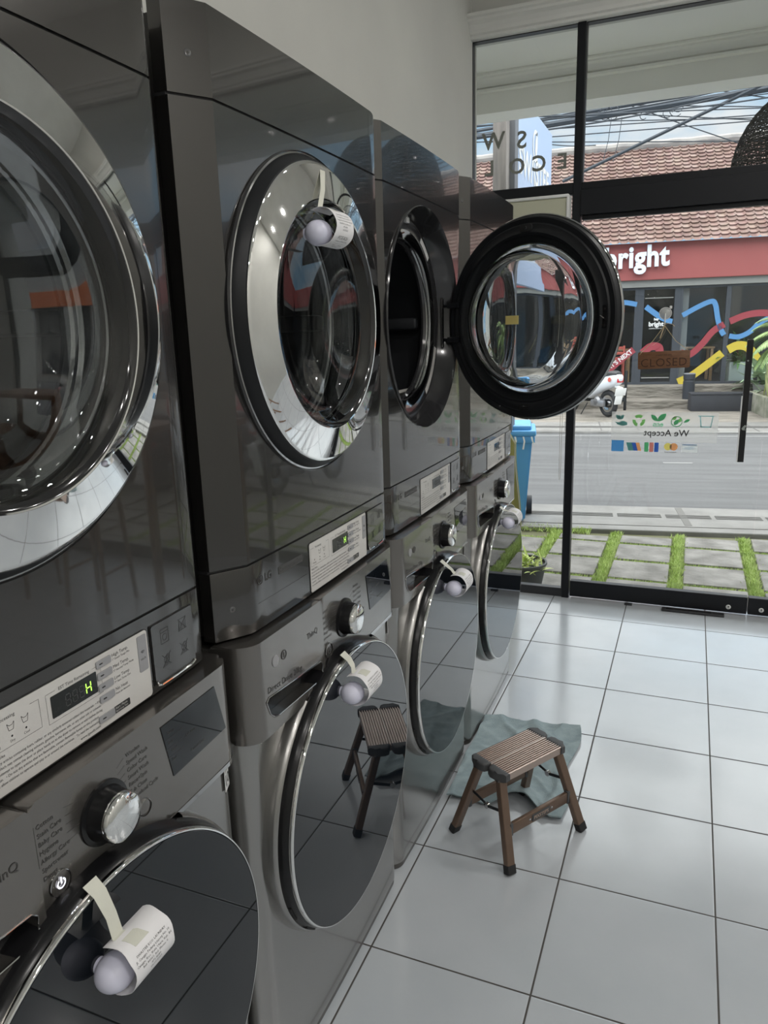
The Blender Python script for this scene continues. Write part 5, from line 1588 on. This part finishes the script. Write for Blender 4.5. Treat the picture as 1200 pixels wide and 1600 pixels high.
def palm(loc, label, n=13, L=1.5, h=0.9):
    t = thing('palm', label, 'plant', loc, A8)
    bm = NB(); tube(bm, [(0, 0, 0), (0.02, 0.0, h * .5), (0, 0.02, h)], 0.06, 10, taper=[1.2, 1, .8]); finish(bm, 'trunk', mat('palm_trunk', (0.20, 0.15, 0.09), 0.9), t)
    for k in range(n):
        a = 2 * PI * k / n + random.uniform(-.2, .2); e = random.uniform(0.25, 1.15)
        bm = NB()
        p = Vector((0, 0, h)); d = Vector((math.cos(a) * math.cos(e), math.sin(a) * math.cos(e), math.sin(e))); P = [p.copy()]
        for i in range(14):
            d = (d + Vector((0, 0, -0.13))).normalized(); p = p + d * L / 14; P.append(p.copy())
        tube(bm, P, 0.008, 5)
        for i in range(2, 15):
            dd = (P[min(i + 1, 14)] - P[i - 1]).normalized(); sd = dd.cross(Vector((0, 0, 1))).normalized()
            for s in (-1, 1):
                for off in (0, 0.5):
                    q = P[i - 1].lerp(P[i], off)
                    leafshape(bm, q, dd * 0.75 + sd * s, L * 0.24 * math.sin(PI * min(.95, i / 15 + .1)) + 0.05, 0.022, 0.5, n=4)
        finish(bm, 'frond', LEAFM, t, smooth=60)
    return t
palm(S(3.90, 12.78, GZ + 0.03), 'feathery light green palm at the right edge before the cafe', n=24, h=1.42, L=1.0)
t = thing('leafy_plant', 'broad-leaved pale green plant between the palm and the striped snake plants', 'plant', S(3.85, 14.92, 0.03), A8)
bm = NB()
for k in range(60):
    a = random.uniform(0, 2 * PI); e = random.uniform(0.2, 1.3)
    leafshape(bm, (random.gauss(0, .1), random.gauss(0, .1), random.uniform(0.1, 0.55)), (math.cos(a) * math.cos(e), math.sin(a) * math.cos(e), math.sin(e)), random.uniform(0.35, 0.6), random.uniform(0.12, 0.18), 1.0)
finish(bm, 'foliage', mat('pale_leaf', (0.26, 0.38, 0.22), 0.5, var=(0.45, 0.54, 0.38), vscale=8), t, smooth=60)
bm = NB(); lathe(bm, [(0, 0.0), (0, 0.16), (0.28, 0.2), (0.28, 0.17), (0.2, 0.0)], (0, 0, 0), 'z', 24); finish(bm, 'pot', GREYB, t)

# ---- scooter
SCW = mat('scooter_white', (0.72, 0.75, 0.80), 0.2, coat=0.5)
TYRE = mat('tyre', (0.02, 0.02, 0.022), 0.7)
def make_scooter(m, label, loc, rot, group=None):
    t = thing('scooter', label, 'scooter', loc, rot, group)
    WBs = 0.62
    for x, nm in ((WBs, 'front_wheel'), (-WBs, 'rear_wheel')):
        bm = NB(); 
        prof = [(0.05 * math.cos(a), 0.215 + 0.055 * math.sin(a)) for a in [2 * PI * k / 12 for k in range(12)]]
        lathe(bm, prof, (x, 0, 0.27), 'y', 32, close=True); wh = finish(bm, nm, TYRE, t)
        bm = NB(); lathe(bm, [(-0.03, 0.17), (-0.03, 0.155), (-0.01, 0.05), (-0.04, 0.04), (-0.04, 0)], (x, 0, 0.27), 'y', 24); lathe(bm, [(0.03, 0.17), (0.03, 0.155), (0.01, 0.05), (0.04, 0.04), (0.04, 0)], (x, 0, 0.27), 'y', 24)
        finish(bm, 'rim', CHROME_D, wh)
    def hull(secs, name, mm, par=t):
        bm = NB(); rings = []
        for (x, z0, z1, w_) in secs:
            zc, hz = (z0 + z1) / 2, (z1 - z0) / 2
            rings.append([bm.verts.new((x, w_ * math.copysign(abs(math.cos(a)) ** .7, math.cos(a)), zc + hz * math.copysign(abs(math.sin(a)) ** .7, math.sin(a)))) for a in [2 * PI * k / 16 for k in range(16)]])
        for q, s in zip(rings, rings[1:]):
            for k in range(16): bm.faces.new((q[k], q[(k + 1) % 16], s[(k + 1) % 16], s[k]))
        bm.faces.new(rings[0]); bm.faces.new(rings[-1][::-1])
        return finish(bm, name, mm, par, smooth=50)
    hull([(-0.98, 0.76, 0.80, 0.03), (-0.93, 0.68, 0.86, 0.09), (-0.80, 0.60, 0.86, 0.14), (-0.55, 0.52, 0.82, 0.17), (-0.30, 0.42, 0.76, 0.17), (-0.12, 0.34, 0.66, 0.15), (-0.05, 0.34, 0.5, 0.12)], 'tail_fairing', m)
    hull([(-0.05, 0.28, 0.40, 0.16), (0.30, 0.27, 0.37, 0.16), (0.40, 0.30, 0.42, 0.15)], 'floorboard', BLACKM)
    bm = NB()
    P = [(0.34, 0.30), (0.38, 0.60), (0.42, 0.95), (0.50, 1.02), (0.56, 0.96), (0.56, 0.75), (0.62, 0.60), (0.66, 0.50), (0.52, 0.42), (0.42, 0.28)]
    prism(bm, P, -0.15, 0.15, axis='y', bev=0.03, seg=3); finish(bm, 'leg_shield', m, t, smooth=50)
    hull([(0.36, 0.50, 0.56, 0.05), (0.50, 0.50, 0.62, 0.075), (0.66, 0.52, 0.60, 0.08), (0.84, 0.42, 0.50, 0.07), (0.90, 0.34, 0.38, 0.03)], 'front_mudguard', m)
    hull([(-0.90, 0.84, 0.90, 0.07), (-0.75, 0.83, 0.93, 0.13), (-0.45, 0.79, 0.88, 0.14), (-0.20, 0.74, 0.84, 0.12), (-0.08, 0.70, 0.80, 0.09)], 'seat', mat('seat_vinyl', (0.05, 0.05, 0.055), 0.5))
    bm = NB(); tube(bm, [(0.46, -0.33, 1.06), (0.47, -0.18, 1.08), (0.50, 0, 1.04), (0.47, 0.18, 1.08), (0.46, 0.33, 1.06)], 0.018, 10); tube(bm, [(0.50, 0, 1.04), (0.58, 0, 0.6), (0.62, 0, 0.27)], 0.025, 10)
    finish(bm, 'handlebar', BLACKM, t)
    for s in (-1, 1):
        bm = NB(); tube(bm, [(0.47, s * 0.20, 1.08), (0.46, s * 0.27, 1.20), (0.45, s * 0.30, 1.26)], 0.006, 6); lathe(bm, [(-0.012, 0), (-0.012, 0.05), (0.01, 0.05), (0.015, 0)], (0.45, s * 0.31, 1.29), 'x', 16); finish(bm, 'mirror', BLACKM, t)
    bm = NB(); lathe(bm, [(-0.16, 0.0), (-0.16, 0.09), (0.10, 0.11), (0.14, 0.07), (0.14, 0)], (-0.38, 0, 0.30), 'y', 20); box(bm, -0.62, -0.2, 0.06, 0.14, 0.2, 0.34, bev=0.03); finish(bm, 'engine', mat('engine_metal', (0.30, 0.30, 0.31), 0.4, 0.7), t)
    bm = NB(); tube(bm, [(-0.25, -0.13, 0.22), (-0.5, -0.15, 0.24), (-0.62, -0.16, 0.30), (-0.88, -0.16, 0.36)], 0.045, 12, taper=[.4, .6, 1.1, 1]); finish(bm, 'exhaust', BLACKM, t)
    bm = NB(); box(bm, -0.96, -0.86, -0.075, 0.075, 0.70, 0.79, bev=0.02); finish(bm, 'tail_light', mat('red_lens', (0.55, 0.02, 0.03), 0.15, coat=0.5), t)
    bm = NB(); M = Matrix.Translation((-0.97, 0, 0.52)) @ Matrix.Rotation(math.radians(-14), 4, 'Y'); box(bm, -0.004, 0.004, -0.13, 0.13, -0.075, 0.075, bev=0.003, M=M); box(bm, 0.0, 0.20, -0.05, 0.05, 0.05, 0.09, bev=0.01, M=M); box(bm, 0.0, 0.03, -0.08, 0.08, -0.26, -0.07, bev=0.01, M=M)
    finish(bm, 'number_plate', WHITEL, t)
    bm = NB(); 
    for s in (-1, 1): lathe(bm, [(-0.005, 0), (-0.005, 0.045), (0.005, 0.045), (0.005, 0)], (-0.80, s * 0.150, 0.76), 'y', 16)
    finish(bm, 'round_decal', REDC, t)
    bm = NB(); tube(bm, [(-0.1, 0.12, 0.26), (-0.05, 0.24, 0.02)], 0.010, 8); finish(bm, 'side_stand', BLACKM, t)
    return t
scd = math.atan2(1.32 * math.cos(A8) + (-0.29) * math.sin(A8), 1.32 * -math.sin(A8) + (-0.29) * math.cos(A8))
make_scooter(SCW, 'white scooter parked on the forecourt opposite, rear wheel and plate towards the road', S(0.46, 13.75, GZ + 0.042), math.atan2(0.50, -0.36) + A8).scale = (0.94, 0.94, 0.94)

# ---- orange shop and scooters further right (seen in the door reflections)
osd = thing('shop_building', 'orange-fronted shop further right across the street, seen only in door reflections', 'building', S(18.5, 13.4, GZ), A8)
bm = NB(); box(bm, -3.2, 3.2, -0.1, 3.0, 2.75, 3.35, bev=0.01); finish(bm, 'fascia', mat('orange_fascia', (0.80, 0.20, 0.06), 0.6), osd, smooth=0)
bm = NB(); box(bm, -3.2, 3.2, 0.0, 3.0, 3.35, 5.0); box(bm, -3.2, -2.9, 0, 3, 0, 2.75); box(bm, 2.9, 3.2, 0, 3, 0, 2.75); box(bm, -0.15, 0.15, 0, 3, 0, 2.75); box(bm, -3.2, 3.2, 2.9, 3.0, 0, 2.75); finish(bm, 'wall', mat('dirty_white_render', (0.45, 0.44, 0.42), 0.8), osd, smooth=0)
for s in (-1, 1):
    bm = NB(); box(bm, s * 1.52 - 1.3, s * 1.52 + 1.3, 0.25, 0.30, 0, 2.75); finish(bm, 'shutter', DARKW, osd, smooth=0)
make_scooter(mat('scooter_black', (0.03, 0.03, 0.035), 0.2, coat=0.5), 'black scooter parked farther right on the near pavement, seen in reflections', S(4.6, 5.35, GZ + 0.02), A8 + 1.9)
make_scooter(mat('scooter_red', (0.35, 0.03, 0.03), 0.2, coat=0.5), 'dark red scooter parked on the near pavement, seen in reflections', S(5.5, 5.35, GZ + 0.02), A8 + 1.7)
make_scooter(SCW, 'second white scooter, on the near pavement at right, seen in reflections', S(3.8, 5.35, GZ + 0.02), A8 + 1.75)

# ---- shop pylon sign
pyl = thing('pylon_sign', 'tall pale blue-grey pylon sign with white SWASTEE ECO LAUNDRY lettering beyond the window', 'sign', (-1.16, 5.78, GZ))
PO = (-1.16, 5.78, GZ)
PBL = mat('pale_blue_panel', (0.40, 0.50, 0.68), 0.4)
bm = NB(); box(bm, -1.22, -1.16, 5.02, 6.56, 1.9, 3.35, bev=0.004); finish(bm, 'sign_panel', PBL, pyl, off=PO, smooth=0)
bm = NB(); box(bm, -1.225, -1.155, 4.90, 5.02, GZ, 3.9, bev=0.004); finish(bm, 'sign_edge', mat('dark_grey_metal', (0.13, 0.135, 0.15), 0.5), pyl, off=PO, smooth=0)
bm = NB()
text(bm, 'SW/\\STEE', 0.30, face_x(-1.157, 5.06, 2.76), bold=0.008, spacing=1.05, sx=1.05)
text(bm, 'ECO LAUNDRY', 0.24, face_x(-1.157, 5.06, 2.46), bold=0.006, sx=1.0)
P = arc_band(5.74, 3.08, 0.10, 0.135, 60, 320, 18); k = len(P) // 2
for i in range(k - 1): bm.faces.new([bm.verts.new((-1.157, a, b)) for a, b in (P[i], P[i + 1], P[-2 - i], P[-1 - i])])
P = leaf(5.74, 2.97, 5.80, 3.22, 0.05)
bm.faces.new([bm.verts.new((-1.157, a, b)) for a, b in P])
finish(bm, 'sign_lettering', WHITEL, pyl, off=PO, smooth=0)
POLE = mat('weathered_pole', (0.30, 0.27, 0.25), 0.85, var=(0.20, 0.18, 0.17), vscale=5, vstretch=(6, 6, 0.6))
bm = NB(); box(bm, -0.06, 0.05, -0.06, 0.06, 0, 5.2, bev=0.01)
simple('timber_post', bm, POLE, 'brown-grey square post standing just left of the pale blue pylon sign', 'post', (-1.25, 4.85, GZ), 0)
bm = NB(); lathe(bm, [(0, 0), (0, 0.15), (7.5, 0.10), (7.5, 0)], (0, 0, 0), 'z', 24)
simple('utility_pole', bm, mat('pole_concrete', (0.38, 0.37, 0.355), 0.85, var=(0.30, 0.29, 0.28), vscale=6), 'pale concrete utility pole seen at the far left of the window', 'pole', (-2.33, 7.5, GZ), 0)

# ---- overhead cables
CAB = mat('cable_black', (0.05, 0.06, 0.075), 0.7)
random.seed(5)
def cable(p, q, r, sag=0.15, n=14):
    bm = NB(); p = Vector(p); q = Vector(q)
    tube(bm, [p.lerp(q, i / n) - Vector((0, 0, sag * 4 * (i / n) * (1 - i / n))) for i in range(n + 1)], r, 6)
    o = finish(bm, 'overhead_cable', CAB); return o
def ext_(a, b, k0=-2.0, k1=3.0):
    a, b = Vector(a), Vector(b); return a.lerp(b, k0), a.lerp(b, k1)
defs = []
main = [((-0.33, 11, 4.49), (2.65, 11, 4.69), 0.045), ((-0.34, 11.3, 4.65), (2.7, 11.3, 4.86), 0.028), ((0.81, 10.5, 3.96), (2.5, 10.5, 4.63), 0.024)]
thin = [((-0.56, 12, 4.91), (2.88, 12, 4.71)), ((-0.46, 12, 4.99), (2.89, 12, 4.53)), ((1.02, 12, 4.86), (2.27, 12, 4.34)), ((1.46, 11, 4.89), (2.66, 11, 4.6)), ((0.05, 12, 4.68), (2.88, 12, 4.62)),
        ((-0.33, 11, 4.62), (0.94, 11, 4.76)), ((-0.26, 12.5, 4.55), (0.06, 12.5, 4.51))]
for k in range(9):
    z0 = 4.55 + random.uniform(-0.05, 0.55); thin.append(((-0.5, 11.6 + 0.05 * k, z0), (2.8, 11.6 + 0.05 * k, z0 + random.uniform(-0.45, 0.45))))
bm_labels = ['thick bundle of black cables crossing the sky over the roof', 'second cable bundle just above the thickest one', 'thick slack cable climbing steeply to the right across the sky']
for i, (a, b, r) in enumerate(main):
    if i == 2: p, q = Vector(a).lerp(Vector(b), -0.55), Vector(a).lerp(Vector(b), 3.2)
    else: p, q = ext_(a, b)
    o = cable(S(*p), S(*q), r, 0.0)
    tag(o, bm_labels[i], 'cable')
for a, b in thin:
    p, q = Vector(a).lerp(Vector(b), -0.9), Vector(a).lerp(Vector(b), 2.0)
    tag(cable(S(*p), S(*q), 0.0085, 0.03), 'thin black overhead wire among the many crossing the sky', 'cable', 'thin overhead wires')
bm = NB()
for k in range(7):
    c = S(random.uniform(0.2, 1.5), 11, 4.5 + random.uniform(-0.02, 0.08)); r = random.uniform(0.05, 0.11)
    tube(bm, [c + Vector((r * math.cos(a), 0, r * math.sin(a))) for a in [i * 2 * PI / 16 for i in range(15)]], 0.006, 5)
for u in (0.55, 0.7): tube(bm, [S(u, 11, 4.5), S(u - 0.03, 11, 4.2), S(u - 0.1, 11, 3.9)], 0.005, 5)
tag(finish(bm, 'cable_coil', CAB), 'loose loops of wire hanging from the thick cable bundle', 'cable')
# lines gathered at the pole on the left
for k in range(8):
    z0 = 4.4 + 0.14 * k
    tag(cable((-2.33, 7.5, z0 * 0.83), S(3.0 + 0.2 * k, 11.2, z0 + random.uniform(-.2, .5)), 0.011, 0.12), 'black cable running from the pale concrete pole across the street', 'cable', 'cables from the concrete pole')

# ---- rattan pendant under the porch
rt = thing('pendant_lamp', 'large dark woven rattan dome lamp hanging in the porch at upper right', 'lamp', (0.80, 3.55, 2.30))
RAT = mat('dark_rattan', (0.045, 0.040, 0.038), 0.8)
bm = NB()
def domr(h): # h 0 bottom..1 top
    return 0.415 * math.sqrt(max(0.0, 1 - (h * 0.96) ** 2.1)) if h > 0.12 else 0.395 + 0.02 * h / 0.12
HD = 0.44
for i in range(52):
    h_ = i / 51
    r = max(domr(h_), 0.03)
    tube(bm, [(r * math.cos(a) * (1 + 0.01 * math.sin(9 * a + i)), r * math.sin(a) * (1 + 0.01 * math.sin(9 * a + i)), h_ * HD + 0.003 * math.sin(7 * a + i * 2)) for a in [2 * PI * k / 48 for k in range(49)]], 0.0028, 4, cap=False)
for k in range(70):
    a = 2 * PI * k / 70
    for tws in (0.5, -0.5):
        tube(bm, [(max(domr(h_), 0.03) * 1.004 * math.cos(a + tws * h_), max(domr(h_), 0.03) * 1.004 * math.sin(a + tws * h_), h_ * HD) for h_ in [i / 14 for i in range(15)]], 0.0022, 4, cap=False)
finish(bm, 'rattan_shade', RAT, rt, smooth=60)
bm = NB(); tube(bm, [(0, 0, HD - 0.01), (0, 0, 0.93)], 0.004, 6); lathe(bm, [(0.90, 0.0), (0.90, 0.05), (0.93, 0.05)], (0, 0, 0), 'z', 20); finish(bm, 'cord', BLACKM, rt)
bm = NB(); lathe(bm, [(0.20, 0.0), (0.21, 0.03), (0.25, 0.045), (0.30, 0.03), (0.33, 0.02), (0.42, 0.02)], (0, 0, 0), 'z', 20); finish(bm, 'bulb', WHITEL, rt)

# ---- wheelie bin, cloth banner, potted plant by the window
BLU = mat('blue_plastic', (0.10, 0.34, 0.66), 0.45)
bn = thing('wheelie_bin', 'blue plastic wheelie bin standing at the pavement edge beyond the machines', 'bin', (-1.28, 5.15, GZ), math.radians(12))
bm = NB()
def tap(bm, x0, x1, y0, y1, z0, z1, k): # tapered box
    lo = [bm.verts.new(p) for p in ((x0 * k, y0 * k, z0), (x1 * k, y0 * k, z0), (x1 * k, y1 * k, z0), (x0 * k, y1 * k, z0))]
    hi = [bm.verts.new(p) for p in ((x0, y0, z1), (x1, y0, z1), (x1, y1, z1), (x0, y1, z1))]
    bm.faces.new(lo); bm.faces.new(hi[::-1])
    for i in range(4): bm.faces.new((lo[i], lo[(i + 1) % 4], hi[(i + 1) % 4], hi[i]))
tap(bm, -0.25, 0.25, -0.24, 0.24, 0.03, 0.80, 0.78)
bmesh.ops.bevel(bm, geom=list(bm.edges), offset=0.015, segments=2, affect='EDGES')
box(bm, -0.27, 0.27, -0.26, 0.26, 0.74, 0.80, bev=0.01)
finish(bm, 'bin_body', BLU, bn)
bm = NB(); box(bm, -0.28, 0.28, -0.27, 0.27, 0.80, 0.85, bev=0.015); box(bm, -0.24, 0.24, -0.23, 0.23, 0.84, 0.89, bev=0.02); tube(bm, [(-0.2, 0.30, 0.83), (0.2, 0.30, 0.83)], 0.018, 8)
finish(bm, 'bin_lid', BLU, bn)
for s in (-1, 1):
    bm = NB(); lathe(bm, [(-0.025, 0), (-0.025, 0.09), (0.025, 0.09), (0.025, 0)], (s * 0.235, 0.20, 0.09), 'x', 24); finish(bm, 'wheel', TYRE, bn)
bm = NB()
for k, (x, z) in enumerate(((0.10, 0.0), (0.17, -0.03), (0.24, 0.02))): ribbon(bm, [(x, -0.272, 0.80), (x + 0.01, -0.285, 0.76), (x + 0.02 * (k - 1), -0.28, 0.72 + z)], (1, 0, 0), 0.014, 0.001)
finish(bm, 'bag_tie', WHITEL, bn)
bm = NB(); tube(bm, [(0.05, 0, 0.88), (0.12, 0.0, 1.0), (0.17, 0, 1.12)], 0.004, 5); finish(bm, 'twig', WOODL, bn)

CLO = mat('olive_yellow_cloth', (0.42, 0.40, 0.13), 0.85, var=(0.60, 0.54, 0.20), vscale=7, vstretch=(2, 2, 0.6))
bm = NB(); G_ = []
for j in range(41):
    t_ = j / 40; z = 0.002 + GZ + (0.96 - GZ) * t_
    row = []
    xr = -0.648 - 0.012 * math.sin(t_ * 9) - 0.022 * t_ - 0.08 * max(0, t_ - 0.90) / 0.10
    for i in range(17):
        q = i / 16
        row.append(bm.verts.new((-0.93 + (xr + 0.93) * q, 2.93 + 0.020 * math.sin(q * 16 + t_ * 2) + 0.02 * math.sin(t_ * 6), z)))
    G_.append(row)
for j in range(40):
    for i in range(16): bm.faces.new((G_[j][i], G_[j][i + 1], G_[j + 1][i + 1], G_[j + 1][i]))
ex = bmesh.ops.extrude_face_region(bm, geom=list(bm.faces))
for v in [e for e in ex['geom'] if isinstance(e, bmesh.types.BMVert)]: v.co.y += 0.004
cl_ = finish(bm, 'cloth_banner', CLO, smooth=60)
tag(cl_, 'olive-yellow cloth banner standing outside the glass behind the farthest machines', 'banner')
bm = NB(); tube(bm, [(-0.654 - 0.012 * math.sin(k / 40 * 9) - 0.022 * k / 40 - 0.08 * max(0, k / 40 - 0.90) / 0.10, 2.93 + 0.020 * math.sin(16 + k / 20) + 0.02 * math.sin(k / 40 * 6) - 0.003, GZ + 0.002 + (0.96 - GZ) * k / 40) for k in range(41)], 0.0022, 5)
finish(bm, 'stitched_edge', WHITEL, cl_)
bm = NB(); tube(bm, [(-0.90, 2.945, GZ), (-0.90, 2.945, 1.2)], 0.012, 8); box(bm, -0.98, -0.80, 2.90, 3.02, GZ, GZ + 0.02, bev=0.004); finish(bm, 'banner_pole', BLACKM, cl_)

pt = thing('potted_plant', 'black plastic pot of low yellow-green leaves outside the left window pane', 'plant', (-0.70, 3.24, GZ))
bm = NB(); lathe(bm, [(0.0, 0.0), (0.0, 0.115), (0.19, 0.150), (0.20, 0.158), (0.215, 0.158), (0.215, 0.146), (0.195, 0.142), (0.18, 0.0)], (0, 0, 0), 'z', 40)
finish(bm, 'pot', mat('black_pot', (0.045, 0.047, 0.05), 0.6), pt)
bm = NB(); lathe(bm, [(0.18, 0.0), (0.182, 0.141)], (0, 0, 0), 'z', 30); finish(bm, 'soil', SOIL, pt)
bm = NB(); random.seed(9)
for k in range(110):
    a = random.uniform(0, 2 * PI); e = random.uniform(0.4, 1.4)
    leafshape(bm, (random.gauss(0, .055), random.gauss(0, .055), 0.18), (math.cos(a) * math.cos(e), math.sin(a) * math.cos(e), math.sin(e)), random.uniform(0.06, 0.14), random.uniform(0.012, 0.022), 0.9, n=5)
finish(bm, 'foliage', mat('lime_leaf', (0.45, 0.58, 0.12), 0.5, var=(0.66, 0.74, 0.26), vscale=20), pt, smooth=60)

# ---- counter and bar stools by the glass, seen in the chrome rings
ct = thing('counter_table', 'narrow wooden counter against the glass front, seen in the chrome door rings', 'table', (2.35, 2.25, 0))
WOODC = mat('brown_wood', (0.30, 0.16, 0.08), 0.45, var=(0.24, 0.12, 0.06), vscale=8, vstretch=(1, 6, 1))
bm = NB(); box(bm, -0.75, 0.75, -0.22, 0.22, 0.97, 1.01, bev=0.004); finish(bm, 'tabletop', WOODC, ct)
for sx in (-0.70, 0.70):
    for sy in (-0.17, 0.17):
        bm = NB(); box(bm, sx - 0.025, sx + 0.025, sy - 0.025, sy + 0.025, 0, 0.97, bev=0.003); finish(bm, 'leg', WOODC, ct)
for k, x in enumerate((1.95, 2.65)):
    s = thing('bar_stool', ['wooden bar stool at the left end of the counter, seen in reflections', 'wooden bar stool at the right end of the counter, seen in reflections'][k], 'stool', (x, 1.82, 0))
    bm = NB(); box(bm, -0.17, 0.17, -0.15, 0.15, 0.70, 0.74, bev=0.01); finish(bm, 'seat', WOODC, s)
    for sx in (-1, 1):
        for sy in (-1, 1):
            bm = NB(); tube(bm, [(sx * 0.13, sy * 0.11, 0.70), (sx * 0.17, sy * 0.15, 0.0)], 0.016, 8); finish(bm, 'leg', WOODC, s)
    bm = NB()
    for sx in (-1, 1): tube(bm, [(sx * 0.158, -0.138, 0.22), (sx * 0.158, 0.138, 0.22)], 0.010, 8)
    finish(bm, 'stretcher', WOODC, s)
